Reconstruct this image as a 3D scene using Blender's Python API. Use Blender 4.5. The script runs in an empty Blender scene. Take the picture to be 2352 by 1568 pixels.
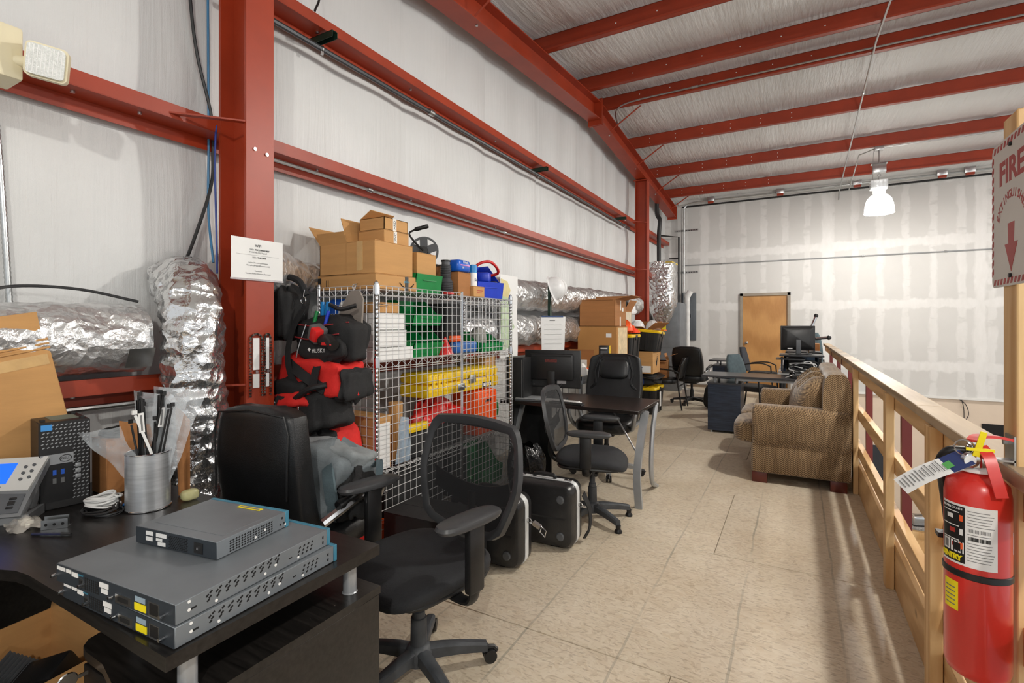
import bpy, bmesh, math, random
from mathutils import Vector, Matrix, Euler
R = math.radians
PI = math.pi
random.seed(7)
SC = bpy.context.scene
COL = SC.collection
# ---------------------------------------------------------------- camera
cam_d = bpy.data.cameras.new('camera')
cam = bpy.data.objects.new('camera', cam_d)
COL.objects.link(cam)
cam.location = (0, 0, 1.4)
cam.rotation_euler = (R(90), 0, R(29.268))
cam_d.sensor_width = 36
cam_d.lens = 36 * 1158 / 2352
cam_d.shift_y = -40 / 2352
cam_d.clip_start = 0.05
SC.camera = cam
# ---------------------------------------------------------------- world and exposure
wd = bpy.data.worlds.new('world')
SC.world = wd
wd.use_nodes = True
wd.node_tree.nodes['Background'].inputs[0].default_value = (0.95, 0.98, 1.0, 1)
wd.node_tree.nodes['Background'].inputs[1].default_value = .7
SC.view_settings.view_transform = 'Standard'
SC.view_settings.look = 'None'
SC.view_settings.gamma = 1
SC.view_settings.use_curve_mapping = False
SC.view_settings.exposure = 0.3
SC.cycles.max_bounces = 8
SC.cycles.diffuse_bounces = 5
SC.cycles.glossy_bounces = 4
SC.cycles.transparent_max_bounces = 16
SC.cycles.sample_clamp_indirect = 6
LAMP_W = 180.0

# ---------------------------------------------------------------- helpers
def lin(c):
    return tuple(((v / 255) / 12.92 if v / 255 <= .04045 else ((v / 255 + .055) / 1.055) ** 2.4) for v in c) + (1,)

class NT:
    """tiny node-tree wrapper"""
    def __init__(s, name):
        s.m = bpy.data.materials.new(name); s.m.use_nodes = True
        s.t = s.m.node_tree; s.b = s.t.nodes['Principled BSDF']; s.out = s.t.nodes['Material Output']
    def n(s, kind, **kw):
        nd = s.t.nodes.new(kind)
        for k, v in kw.items():
            if k.startswith('i_'):
                k = k[2:]; k = int(k) if k.isdigit() else k.replace('_', ' ')
                nd.inputs[k].default_value = v
            else:
                setattr(nd, k, v)
        return nd
    def l(s, a, b): s.t.links.new(a, b)
    def coord(s, scale=(1, 1, 1), rot=(0, 0, 0), kind='Object'):
        tc = s.n('ShaderNodeTexCoord'); mp = s.n('ShaderNodeMapping')
        mp.inputs['Scale'].default_value = scale; mp.inputs['Rotation'].default_value = rot
        s.l(tc.outputs[kind], mp.inputs[0]); return mp.outputs[0]
    def noise(s, vec, scale, detail=3, rough=.55):
        nd = s.n('ShaderNodeTexNoise'); nd.inputs['Scale'].default_value = scale
        nd.inputs['Detail'].default_value = detail; nd.inputs['Roughness'].default_value = rough
        s.l(vec, nd.inputs['Vector']); return nd.outputs[0]
    def ramp(s, fac, stops):
        nd = s.n('ShaderNodeValToRGB'); e = nd.color_ramp.elements
        while len(e) < len(stops): e.new(.5)
        for k, (p, c) in enumerate(stops):
            e[k].position = p; e[k].color = c if len(c) == 4 else lin(c)
        s.l(fac, nd.inputs[0]); return nd.outputs[0]
    def mix(s, fac, a, b, mode='MIX'):
        nd = s.n('ShaderNodeMix', data_type='RGBA', blend_type=mode)
        for sock, v in ((nd.inputs[0], fac), (nd.inputs[6], a), (nd.inputs[7], b)):
            if hasattr(v, 'links'): s.l(v, sock)
            else: sock.default_value = v
        return nd.outputs[2]
    def math(s, op, a, b=0.0, c=None):
        nd = s.n('ShaderNodeMath', operation=op)
        for k, v in enumerate((a, b, c)):
            if v is None: continue
            if hasattr(v, 'links'): s.l(v, nd.inputs[k])
            else: nd.inputs[k].default_value = v
        return nd.outputs[0]
    def bump(s, h, strength=.3, dist=.01):
        nd = s.n('ShaderNodeBump'); nd.inputs['Strength'].default_value = strength
        nd.inputs['Distance'].default_value = dist
        s.l(h, nd.inputs['Height']); s.l(nd.outputs[0], s.b.inputs['Normal']); return nd
    def set(s, **kw):
        for k, v in kw.items():
            s.b.inputs[k.replace('_', ' ')].default_value = v

MATS = {}
def mat(name, col, rough=.5, metal=0, var=.12, vs=6, bump=0, bs=60, stretch=(1, 1, 1), coat=0, spec=.5, emit=0, trans=0, alpha=1, bd=.004):
    """procedural paint / plastic / metal with mottled tone and fine relief"""
    if name in MATS: return MATS[name]
    k = NT(name); c = lin(col)
    v = k.coord(stretch)
    nz = k.noise(v, vs, 4)
    dark = tuple(x * (1 - var) for x in c[:3]) + (1,); lite = tuple(min(1, x * (1 + var)) for x in c[:3]) + (1,)
    col_s = k.ramp(nz, [(.3, dark), (.7, lite)])
    k.l(col_s, k.b.inputs['Base Color'])
    k.set(Roughness=rough, Metallic=metal)
    k.b.inputs['Specular IOR Level'].default_value = spec
    if coat: k.b.inputs['Coat Weight'].default_value = coat
    if trans: k.b.inputs['Transmission Weight'].default_value = trans
    if alpha < 1: k.b.inputs['Alpha'].default_value = alpha
    if bump: k.bump(k.noise(v, bs, 3), bump, bd)
    if emit:
        k.b.inputs['Emission Color'].default_value = c; k.b.inputs['Emission Strength'].default_value = emit
    MATS[name] = k.m
    return k.m

class MB:
    """collects shapes into one mesh"""
    def __init__(s): s.bm = bmesh.new(); s.mi = 0
    def _f(s, faces):
        for f in faces: f.material_index = s.mi; f.smooth = True
        return s
    def add(s, verts, faces):
        vs = [s.bm.verts.new(v) for v in verts]
        out = []
        for f in faces:
            try: out.append(s.bm.faces.new([vs[i] for i in f]))
            except ValueError: pass
        s._f(out); return s
    def box(s, c, d, rot=None, bev=0, seg=2, m=None):
        M = Matrix.Translation(c)
        if rot: M = M @ Euler(rot).to_matrix().to_4x4()
        if m is not None: M = m @ M
        M = M @ Matrix.Diagonal((d[0], d[1], d[2], 1))
        if not bev:
            r = bmesh.ops.create_cube(s.bm, size=1, matrix=M)
            s._f({f for v in r['verts'] for f in v.link_faces})
            return s
        b2 = bmesh.new(); r = bmesh.ops.create_cube(b2, size=1, matrix=M)
        bmesh.ops.bevel(b2, geom=list(b2.edges), offset=min(bev, .49 * min(d)), segments=seg, profile=.5, affect='EDGES')
        return s.merge(b2)
    def merge(s, b2):
        b2.verts.index_update()
        vs = [s.bm.verts.new(v.co) for v in b2.verts]
        out = []
        for f in b2.faces:
            try: out.append(s.bm.faces.new([vs[v.index] for v in f.verts]))
            except ValueError: pass
        b2.free(); s._f(out); return s
    def bx(s, x0, x1, y0, y1, z0, z1, bev=0, seg=2):
        return s.box(((x0 + x1) / 2, (y0 + y1) / 2, (z0 + z1) / 2), (abs(x1 - x0), abs(y1 - y0), abs(z1 - z0)), None, bev, seg)
    def rings(s, rings, caps=True, closed=False):
        n = len(rings[0]); vs = [[s.bm.verts.new(p) for p in r] for r in rings]
        fs = []
        L = len(rings)
        for a in range(L if closed else L - 1):
            A, B = vs[a], vs[(a + 1) % L]
            for i in range(n):
                j = (i + 1) % n
                try: fs.append(s.bm.faces.new((A[i], A[j], B[j], B[i])))
                except ValueError: pass
        if caps and not closed:
            for r in (vs[0][::-1], vs[-1]):
                try: fs.append(s.bm.faces.new(r))
                except ValueError: pass
        s._f(fs); return s
    def tube(s, pts, r, n=8, caps=True, closed=False, flat=1.0, up=None):
        pts = [Vector(p) for p in pts]; L = len(pts)
        rs = r if isinstance(r, (list, tuple)) else [r] * L
        rings = []; ref = None
        for i, p in enumerate(pts):
            if closed: t = pts[(i + 1) % L] - pts[i - 1]
            else: t = pts[min(i + 1, L - 1)] - pts[max(i - 1, 0)]
            t = t.normalized() if t.length > 1e-9 else Vector((0, 0, 1))
            if up is not None: ref = Vector(up)
            elif ref is None: ref = Vector((0, 0, 1)) if abs(t.z) < .9 else Vector((1, 0, 0))
            a = ref - t * ref.dot(t)
            if a.length < 1e-6: a = Vector((1, 0, 0)) - t * t.x
            a.normalize(); b = t.cross(a)
            if up is None: ref = a
            rings.append([p + a * (math.cos(2 * PI * k / n) * rs[i] * flat) + b * (math.sin(2 * PI * k / n) * rs[i]) for k in range(n)])
        return s.rings(rings, caps, closed)
    def strap(s, pts, w, t, up):
        """flat band: width w along the direction square to both the path and up"""
        pts = [Vector(p) for p in pts]; rings = []
        for i, p in enumerate(pts):
            d = (pts[min(i + 1, len(pts) - 1)] - pts[max(i - 1, 0)]).normalized()
            u = Vector(up[i]) if isinstance(up, list) else Vector(up)
            u = (u - d * u.dot(d)).normalized(); x = d.cross(u)
            rings.append([p + x * (w / 2) + u * (t / 2), p - x * (w / 2) + u * (t / 2), p - x * (w / 2) - u * (t / 2), p + x * (w / 2) - u * (t / 2)])
        return s.rings(rings)
    def cyl(s, p0, p1, r0, r1=None, n=16): return s.tube([p0, p1], [r0, r0 if r1 is None else r1], n)
    def lathe(s, prof, n=24, m=None, caps=True):
        m = m or Matrix()
        return s.rings([[m @ Vector((r * math.cos(2 * PI * k / n), r * math.sin(2 * PI * k / n), z)) for k in range(n)] for r, z in prof], caps)
    def prism(s, pts, z0, z1, m=None):
        """outline in local xy, extruded z0..z1, then placed by m"""
        m = m or Matrix(); n = len(pts)
        return s.add([m @ Vector((x, y, z0)) for x, y in pts] + [m @ Vector((x, y, z1)) for x, y in pts],
                     [list(range(n))[::-1], list(range(n, 2 * n))] + [(i, (i + 1) % n, n + (i + 1) % n, n + i) for i in range(n)])
    def ball(s, c, r, e=1.0, n=16, m=2 * 6, rot=None, e2=None, jit=0):
        """superellipsoid: e<1 is boxy"""
        r = (r, r, r) if not isinstance(r, (tuple, list)) else r
        e2 = e if e2 is None else e2
        f = lambda v, p: math.copysign(abs(v) ** p, v)
        M = Matrix.Translation(c) @ (Euler(rot).to_matrix().to_4x4() if rot else Matrix())
        rings = []
        for i in range(m + 1):
            a = -PI / 2 + PI * i / m; ca, sa = f(math.cos(a), e2), f(math.sin(a), e2)
            if i in (0, m): ca = .02
            rings.append([M @ Vector((r[0] * ca * f(math.cos(2 * PI * k / n), e), r[1] * ca * f(math.sin(2 * PI * k / n), e), r[2] * sa)) +
                          (Vector((random.uniform(-jit, jit), random.uniform(-jit, jit), random.uniform(-jit, jit))) if jit else Vector()) for k in range(n)])
        return s.rings(rings)
    def sheet(s, fn, nu, nv, thick=0):
        """parametric surface fn(u,v) on [0,1]^2; thick gives it a back"""
        P = [[Vector(fn(i / nu, j / nv)) for j in range(nv + 1)] for i in range(nu + 1)]
        vid = lambda i, j: i * (nv + 1) + j
        verts = [p for row in P for p in row]
        faces = [(vid(i, j), vid(i + 1, j), vid(i + 1, j + 1), vid(i, j + 1)) for i in range(nu) for j in range(nv)]
        if thick:
            N = len(verts); nrm = []
            for i in range(nu + 1):
                for j in range(nv + 1):
                    du = P[min(i + 1, nu)][j] - P[max(i - 1, 0)][j]; dv = P[i][min(j + 1, nv)] - P[i][max(j - 1, 0)]
                    q = du.cross(dv); nrm.append(q.normalized() if q.length > 1e-9 else Vector((0, 0, 1)))
            verts = verts + [v - q * thick for v, q in zip(verts, nrm)]
            faces += [tuple(x + N for x in f[::-1]) for f in faces]
            rim = [vid(i, 0) for i in range(nu + 1)] + [vid(nu, j) for j in range(1, nv + 1)] + [vid(i, nv) for i in range(nu - 1, -1, -1)] + [vid(0, j) for j in range(nv - 1, 0, -1)]
            for a, b in zip(rim, rim[1:] + rim[:1]): faces.append((b, a, a + N, b + N))
        return s.add(verts, faces)
    def loft(s, fn, nu, nv):
        """closed in u, capped at both ends of v"""
        return s.rings([[Vector(fn(i / nu, j / nv)) for i in range(nu)] for j in range(nv + 1)])
    def mesh(s, name, sharp=38):
        bmesh.ops.recalc_face_normals(s.bm, faces=s.bm.faces)
        me = bpy.data.meshes.new(name); s.bm.to_mesh(me); s.bm.free()
        if sharp is not None: me.set_sharp_from_angle(angle=R(sharp))
        return me

def put(name, geo, mats, parent=None, loc=(0, 0, 0), rot=(0, 0, 0), sharp=38):
    me = geo.mesh(name, sharp) if isinstance(geo, MB) else geo
    if not me.materials:
        for m in (mats if isinstance(mats, (list, tuple)) else [mats]): me.materials.append(m)
    o = bpy.data.objects.new(name, me); COL.objects.link(o)
    o.location = loc; o.rotation_euler = rot
    if parent: o.parent = parent
    return o
def tag(o, label=None, cat=None, group=None, kind=None):
    if label: o['label'] = label
    if cat: o['category'] = cat
    if group: o['group'] = group
    if kind: o['kind'] = kind
    return o
def thing(name, label, cat, loc=(0, 0, 0), rz=0, group=None, kind=None):
    o = bpy.data.objects.new(name, None); COL.objects.link(o); o.empty_display_size = .1
    o.location = loc; o.rotation_euler = (0, 0, R(rz))
    return tag(o, label, cat, group, kind)
def kids(o): return [c for c in COL.objects if c.parent == o]
def dup(root, loc, rz=0, label=None, group=None):
    ch = {}
    for c in COL.objects:
        if c.parent: ch.setdefault(c.parent.name, []).append(c)
    def cp(o, par):
        c = o.copy(); COL.objects.link(c); c.parent = par
        for k in ch.get(o.name, []): cp(k, c)
        return c
    r = cp(root, None); r.location = loc; r.rotation_euler = (0, 0, R(rz))
    if label: r['label'] = label
    if group: r['group'] = group
    return r
def arc(c, r, a0, a1, n, plane='xz', r2=None):
    out = []; r2 = r if r2 is None else r2
    for k in range(n + 1):
        a = R(a0 + (a1 - a0) * k / n); p, q = r * math.cos(a), r2 * math.sin(a)
        out.append({'xz': (c[0] + p, c[1], c[2] + q), 'yz': (c[0], c[1] + p, c[2] + q), 'xy': (c[0] + p, c[1] + q, c[2])}[plane])
    return out
def curve(pts, n=6):
    """Catmull-Rom through pts"""
    P = [Vector(p) for p in pts]; P = [P[0] * 2 - P[1]] + P + [P[-1] * 2 - P[-2]]; out = []
    for i in range(1, len(P) - 2):
        a, b, c, d = P[i - 1:i + 3]
        for k in range(n):
            t = k / n
            out.append(.5 * ((2 * b) + (c - a) * t + (2 * a - 5 * b + 4 * c - d) * t * t + (3 * b - a - 3 * c + d) * t ** 3))
    return out + [P[-2]]
def rrect(w, h, r, n=4):
    """rounded rectangle outline centred on the origin"""
    out = []
    for cx, cy, a in ((w / 2 - r, h / 2 - r, 0), (-w / 2 + r, h / 2 - r, 90), (-w / 2 + r, -h / 2 + r, 180), (w / 2 - r, -h / 2 + r, 270)):
        for k in range(n + 1):
            t = R(a + 90 * k / n); out.append((cx + r * math.cos(t), cy + r * math.sin(t)))
    return out
def frame(o, x, y):
    """matrix whose local x,y run along the given world directions from origin o"""
    x = Vector(x).normalized(); y = Vector(y); y = (y - x * y.dot(x)).normalized(); z = x.cross(y)
    return Matrix(((x.x, y.x, z.x, o[0]), (x.y, y.y, z.y, o[1]), (x.z, y.z, z.z, o[2]), (0, 0, 0, 1)))
def text(s, size, m, parent, M, align='CENTER', depth=.0004, name='lettering', bold=0, sx=1):
    """flat print: letters lie in the local xy plane of M"""
    cu = bpy.data.curves.new(name, 'FONT'); cu.body = s; cu.size = size; cu.align_x = align; cu.align_y = 'CENTER'
    cu.extrude = depth; cu.offset = bold; cu.resolution_u = 3
    to = bpy.data.objects.new('t', cu)
    me = bpy.data.meshes.new_from_object(to); bpy.data.objects.remove(to)
    me.transform(M @ Matrix.Diagonal((sx, 1, 1, 1)))
    me.name = name; me.materials.clear(); me.materials.append(m)
    return put(name, me, m, parent)
# ---------------------------------------------------------------- special materials
def m_insulation():
    k = NT('vinyl_insulation'); v = k.coord((1, 1, 1))
    a = k.noise(k.coord((3, 9, .35)), 3, 5); b = k.noise(v, 260, 1)
    k.l(k.ramp(k.noise(v, 1.3, 4), [(.3, (209, 210, 209)), (.7, (220, 221, 220))]), k.b.inputs['Base Color'])
    h = k.math('ADD', k.math('MULTIPLY', a, 1.0), k.math('MULTIPLY', b, .1)); k.bump(h, .35, .02); k.set(Roughness=.42); return k.m
def m_roofing():
    k = NT('roof_insulation'); v = k.coord((1, 1, 1))
    a = k.noise(k.coord((6, .7, 1)), 4, 5)
    k.l(k.ramp(k.noise(v, 1.1, 4), [(.3, (222, 223, 222)), (.7, (234, 235, 234))]), k.b.inputs['Base Color'])
    k.bump(a, .5, .04); k.set(Roughness=.4); return k.m
def m_osb():
    k = NT('strand_board'); v = k.coord((1, 1, 1))
    w = k.n('ShaderNodeTexVoronoi', i_Scale=24.0); w.feature = 'F1'
    wp = k.n('ShaderNodeVectorMath', operation='ADD')
    nz = k.n('ShaderNodeTexNoise', i_Scale=5.0); k.l(v, nz.inputs['Vector'])
    k.l(k.coord((1, 3.2, 1), (0, 0, R(14))), wp.inputs[0]); k.l(nz.outputs[1], wp.inputs[1]); k.l(wp.outputs[0], w.inputs['Vector'])
    flake = k.ramp(w.outputs['Color'], [(.0, (178, 160, 134)), (.35, (206, 192, 168)), (.7, (217, 206, 185)), (1, (196, 176, 144))])
    big = k.ramp(k.noise(v, 1.6, 4), [(.3, (190, 172, 146)), (.65, (226, 216, 198))])
    c = k.mix(.38, flake, big)
    st = k.noise(k.coord((26, 80, 1), (0, 0, R(10))), 1, 4)
    c = k.mix(k.ramp(st, [(.55, (0, 0, 0)), (.63, (165, 165, 165))]), c, lin((128, 108, 84)))
    sep = k.n('ShaderNodeSeparateXYZ'); k.l(k.coord(), sep.inputs[0])
    wob = k.math('MULTIPLY', k.noise(v, 2.5, 2), .025)
    xx = k.math('ADD', sep.outputs[0], wob)
    fr = k.math('FRACT', k.math('DIVIDE', k.math('ADD', xx, 10.51), .42))
    band = k.math('LESS_THAN', k.math('ABSOLUTE', k.math('SUBTRACT', fr, .5)), .013)
    fade = k.ramp(k.noise(k.coord((.8, .8, .8)), 2.2, 4), [(.35, (25, 25, 25)), (.6, (185, 185, 185))])
    c = k.mix(k.math('MULTIPLY', band, fade), c, lin((118, 118, 104)))
    gr = k.ramp(k.noise(k.coord((1, 1, 1)), .55, 3), [(.6, (0, 0, 0)), (.75, (70, 70, 70))])
    c = k.mix(gr, c, lin((168, 186, 158)))
    k.l(c, k.b.inputs['Base Color']); k.bump(w.outputs['Distance'], .08, .004); k.set(Roughness=.5); return k.m
def m_foil(name='foil', s=.6, tone=(214, 214, 214), rough=.17, metal=.9, bump=.55):
    k = NT(name); v = k.coord((1, 1, 1))
    w = k.n('ShaderNodeTexVoronoi', i_Scale=26.0 * s); w.feature = 'F1'; nz = k.n('ShaderNodeTexNoise', i_Scale=9.0 * s); nz.inputs['Detail'].default_value = 6
    k.l(v, nz.inputs['Vector']); ad = k.n('ShaderNodeVectorMath', operation='MULTIPLY_ADD')
    k.l(nz.outputs[1], ad.inputs[0]); ad.inputs[1].default_value = (.16, .16, .16); k.l(v, ad.inputs[2]); k.l(ad.outputs[0], w.inputs['Vector'])
    k.b.inputs['Base Color'].default_value = lin(tone)
    h = k.math('ADD', w.outputs['Distance'], nz.outputs[0]); k.bump(h, bump, .03); k.set(Metallic=metal, Roughness=rough); return k.m
def m_wood(name, lo, hi, scale=(1, 1, 1), rough=.5, rs=7, knots=True):
    k = NT(name); v = k.coord(scale)
    nz = k.n('ShaderNodeTexNoise', i_Scale=2.0); k.l(v, nz.inputs['Vector'])
    w = k.n('ShaderNodeTexWave', i_Scale=float(rs), i_Distortion=6.0, i_Detail=3.0); w.wave_type = 'RINGS'
    w.inputs['Detail Scale'].default_value = 1.2; k.l(v, w.inputs['Vector'])
    c = k.ramp(w.outputs[0], [(.1, lo), (.8, hi)])
    fine = k.noise(k.coord(tuple(x * 30 for x in scale)), 2, 3)
    c = k.mix(.25, c, k.ramp(fine, [(.3, lo), (.7, hi)]))
    if knots:
        vo = k.n('ShaderNodeTexVoronoi', i_Scale=3.2); k.l(k.coord(tuple(.6 + .4 * x for x in scale)), vo.inputs['Vector'])
        c = k.mix(k.ramp(vo.outputs['Distance'], [(.03, (200, 200, 200)), (.07, (0, 0, 0))]), c, lin((110, 68, 34)))
    k.l(c, k.b.inputs['Base Color']); k.bump(fine, .12, .003); k.set(Roughness=rough); return k.m
def m_herringbone():
    k = NT('herringbone_fabric'); v = k.coord((1, 1, 1)); sep = k.n('ShaderNodeSeparateXYZ'); k.l(v, sep.inputs[0])
    x = k.math('ADD', sep.outputs[0], sep.outputs[1]); z = sep.outputs[2]
    zig = k.math('PINGPONG', x, .021)
    ph = k.math('FRACT', k.math('MULTIPLY', k.math('ADD', k.math('ADD', z, k.math('MULTIPLY', sep.outputs[1], .35)), zig), 56.0))
    st = k.math('GREATER_THAN', ph, .48)
    nz = k.noise(k.coord((1, 1, .25)), 60, 3); tone = k.noise(k.coord((14, 14, .8)), 3, 3)
    a = k.ramp(tone, [(.3, (128, 104, 74)), (.7, (174, 148, 114))]); b = k.ramp(nz, [(.3, (72, 54, 36)), (.7, (106, 84, 58))])
    k.l(k.mix(st, a, b), k.b.inputs['Base Color']); k.bump(k.math('ADD', st, nz), .25, .004); k.set(Roughness=.95)
    k.b.inputs['Sheen Weight'].default_value = .4; k.b.inputs['Specular IOR Level'].default_value = .2; return k.m
def m_drywall():
    """grey board paper with pale joint compound in bands and over screw lines"""
    k = NT('mudded_drywall'); v = k.coord(); sep = k.n('ShaderNodeSeparateXYZ'); k.l(v, sep.inputs[0]); X, Z = sep.outputs[0], sep.outputs[2]
    e = k.math('MULTIPLY', k.math('SUBTRACT', k.noise(k.coord((7, 1, 3)), 1, 4), .5), .16)
    blot = k.noise(k.coord((2.2, 1, 5.0)), 1.2, 3)
    def near(val, period, off, half):
        q = k.math('SUBTRACT', k.math('FRACT', k.math('DIVIDE', k.math('ADD', val, off), period)), .5)
        return k.math('SUBTRACT', half, k.math('ADD', k.math('ABSOLUTE', k.math('MULTIPLY', q, period)), e))
    studs = k.math('MULTIPLY', k.ramp(near(X, .42, 10.05, .075), [(.0, (0, 0, 0)), (.03, (255, 255, 255))]), k.ramp(blot, [(.36, (0, 0, 0)), (.44, (255, 255, 255))]))
    rows = k.ramp(near(Z, 1.22, 9.79, .11), [(.0, (0, 0, 0)), (.04, (255, 255, 255))])
    cols = k.ramp(near(X, 2.44, 10.38, .11), [(.0, (0, 0, 0)), (.04, (255, 255, 255))])
    f = k.math('MAXIMUM', k.math('MAXIMUM', k.math('MULTIPLY', studs, .75), rows), cols)
    lo = k.ramp(k.noise(v, 1.4, 4), [(.3, (203, 202, 199)), (.7, (210, 209, 206))]); hi = k.ramp(k.noise(k.coord((5, 1, 2)), 2, 4), [(.3, (219, 218, 215)), (.7, (227, 226, 224))])
    k.l(k.mix(f, lo, hi), k.b.inputs['Base Color']); k.bump(k.noise(v, 9, 4), .05, .01); k.set(Roughness=.7); return k.m
def m_meshcloth():
    k = NT('mesh_cloth'); v = k.coord((1, 1, 1)); ck = k.n('ShaderNodeTexWave', i_Scale=190.0); ck.bands_direction = 'Z'; k.l(v, ck.inputs['Vector'])
    ck2 = k.n('ShaderNodeTexWave', i_Scale=190.0); ck2.bands_direction = 'X'; k.l(v, ck2.inputs['Vector'])
    op = k.math('MULTIPLY_ADD', k.math('MAXIMUM', ck.outputs[0], ck2.outputs[0]), .55, .36)
    k.l(op, k.b.inputs['Alpha']); k.b.inputs['Base Color'].default_value = lin((28, 29, 31)); k.set(Roughness=.7); return k.m
def m_black_wood(name, c0, c1):
    k = NT(name); v = k.coord((2, 30, 30))
    a = k.noise(v, 3, 5); k.l(k.ramp(a, [(.3, c0), (.7, c1)]), k.b.inputs['Base Color'])
    k.bump(a, .12, .002); k.set(Roughness=.3); return k.m
def m_leather(name, col, rough=.34):
    k = NT(name); v = k.coord(); w = k.n('ShaderNodeTexVoronoi', i_Scale=240.0); k.l(v, w.inputs['Vector'])
    k.l(k.ramp(k.noise(v, 7, 4), [(.3, tuple(int(x * .75) for x in col)), (.7, col)]), k.b.inputs['Base Color'])
    k.bump(k.math('ADD', k.math('MULTIPLY', w.outputs['Distance'], .4), k.noise(v, 14, 4)), .16, .006); k.set(Roughness=rough); return k.m
def m_film(name, tone=(235, 240, 244), op=.35, rough=.12):
    k = NT(name); v = k.coord(); nz = k.noise(v, 24, 4)
    k.b.inputs['Base Color'].default_value = lin(tone)
    k.l(k.math('MULTIPLY_ADD', nz, .5, op - .2), k.b.inputs['Alpha']); k.bump(nz, .5, .01); k.set(Roughness=rough); return k.m

RED = mat('red_steel', (156, 54, 25), .42, 0, .14, 3, .05, 20)
MAROON = mat('maroon_steel', (112, 38, 36), .45, 0, .1, 4)
INS = m_insulation(); ROOFM = m_roofing(); OSB = m_osb(); FOIL = m_foil(); FOIL2 = m_foil('foil_smooth', .75, (218, 218, 218), .3, .75, .5)
PINE = m_wood('pine', (206, 158, 100), (232, 196, 142), (1, 1, .12), .5, 5)
PINE_R = m_wood('pine_board', (198, 156, 104), (226, 188, 136), (1, .12, 1), .5, 5)
PINE_Y = m_wood('pine_cap', (146, 126, 100), (186, 164, 134), (1, .12, 1), .5, 5)
DOORW = m_wood('door_veneer', (172, 122, 66), (198, 148, 88), (.8, 1, .16), .38, 2.2, False)
TWEED = m_herringbone(); DRY = m_drywall(); MESHC = m_meshcloth()
BWOOD = m_black_wood('black_woodgrain', (17, 16, 15), (38, 35, 33)); NAVYW = m_black_wood('blueblack_woodgrain', (20, 27, 40), (46, 57, 76))
LEA = m_leather('black_leather', (27, 28, 30)); CLOTHB = m_leather('black_seat_cloth', (40, 42, 46), .8)
BEIGE = mat('beige_paint', (222, 204, 184), .7, 0, .04, 2)
WHITE = mat('white_paint', (228, 227, 223), .55, 0, .04, 3)
PAPER = mat('white_paper', (236, 236, 234), .6, 0, .02, 4)
GALV = mat('galvanised', (188, 190, 190), .3, 1, .12, 20)
CHROME = mat('chrome', (205, 206, 208), .14, 1, .05, 10)
SILV = mat('silver_paint', (172, 175, 178), .34, .45, .08, 8)
BLK = mat('black_plastic', (26, 26, 27), .42, 0, .2, 8, .05, 120)
BLKM = mat('black_matte', (32, 32, 33), .75, 0, .2, 10, .1, 90)
DUSTY = mat('dusty_black_plastic', (64, 67, 71), .55, 0, .35, 9, .1, 40)
GREYP = mat('grey_plastic', (84, 87, 91), .5, 0, .1, 8)
CARD = mat('cardboard', (196, 148, 92), .8, 0, .08, 3, .08, 30, (1, 1, 8))
CARD2 = mat('cardboard_brown', (166, 112, 64), .8, 0, .1, 3, .08, 30, (1, 1, 8))
TAPE = mat('packing_tape', (206, 168, 112), .15, 0, .1, 14, .3, 30)
WTAPE = mat('white_tape', (232, 228, 220), .3, 0, .05, 8)
INK = mat('black_ink', (30, 30, 30), .6); GREYINK = mat('grey_ink', (120, 120, 120), .6); REDINK = mat('red_ink', (176, 52, 44), .5)
YEL = mat('yellow_plastic', (238, 198, 18), .45, 0, .08, 6); YELL = mat('yellow_label', (246, 226, 24), .5, 0, .04, 6)
GREEN = mat('green_plastic', (10, 128, 62), .35, 0, .12, 6); BLUE = mat('blue_plastic', (18, 56, 190), .35, 0, .12, 6)
REDF = mat('red_canvas', (214, 36, 30), .8, 0, .14, 9, .3, 160); BLKF = mat('black_canvas', (27, 27, 28), .85, 0, .25, 9, .3, 200)
REDP = mat('red_plastic', (205, 32, 32), .35, 0, .1, 6); ORG = mat('orange_plastic', (244, 92, 24), .4, 0, .1, 6)
GREYF = mat('grey_fabric', (112, 120, 124), .9, 0, .2, 12, .35, 140); SLATE = mat('slate_fabric', (86, 102, 108), .9, 0, .15, 20, .35, 160)
DKP = mat('dark_pipe', (78, 80, 82), .35, .6)
BLUEC = mat('blue_cable', (30, 62, 150), .4); CYANC = mat('light_blue_cable', (66, 132, 178), .4)

# ---------------------------------------------------------------- setting
def roof_z(y): return 4.785 - .083 * abs(y - 6.85)
def raft_z(y): return 4.55 - .083 * abs(y - 6.85)
PY = [2.2, 3.65, 5.08, 6.41, 7.14, 8.59, 10.07, 11.4]
# floor: sub-floor slab with strand-board panels laid on it
fl = put('floor', MB().bx(-2.95, .53, -4, 12.62, -.26, -.021), mat('subfloor', (120, 98, 70), .7)); tag(fl, 'pale strand board mezzanine floor', None, None, 'structure')
rows = [2.06 + 1.22 * k for k in range(-5, 9)]
pm = {}
for i in range(len(rows) - 1):
    y0, y1 = rows[i], min(rows[i + 1], 12.6)
    offs = [-2.87, -.43, 2.01] if i % 2 == 0 else [-4.09, -1.65, .79]
    for a, b in zip(offs, offs[1:]):
        a2, b2 = max(a, -2.93), min(b, .53)
        if b2 - a2 < .05: continue
        mb = MB(); mb.bx(a2 + .0015, b2 - .0015, y0 + .002, y1 - .002, -.0205, 0, .002, 1)
        put('panel', mb, OSB, fl)
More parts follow.
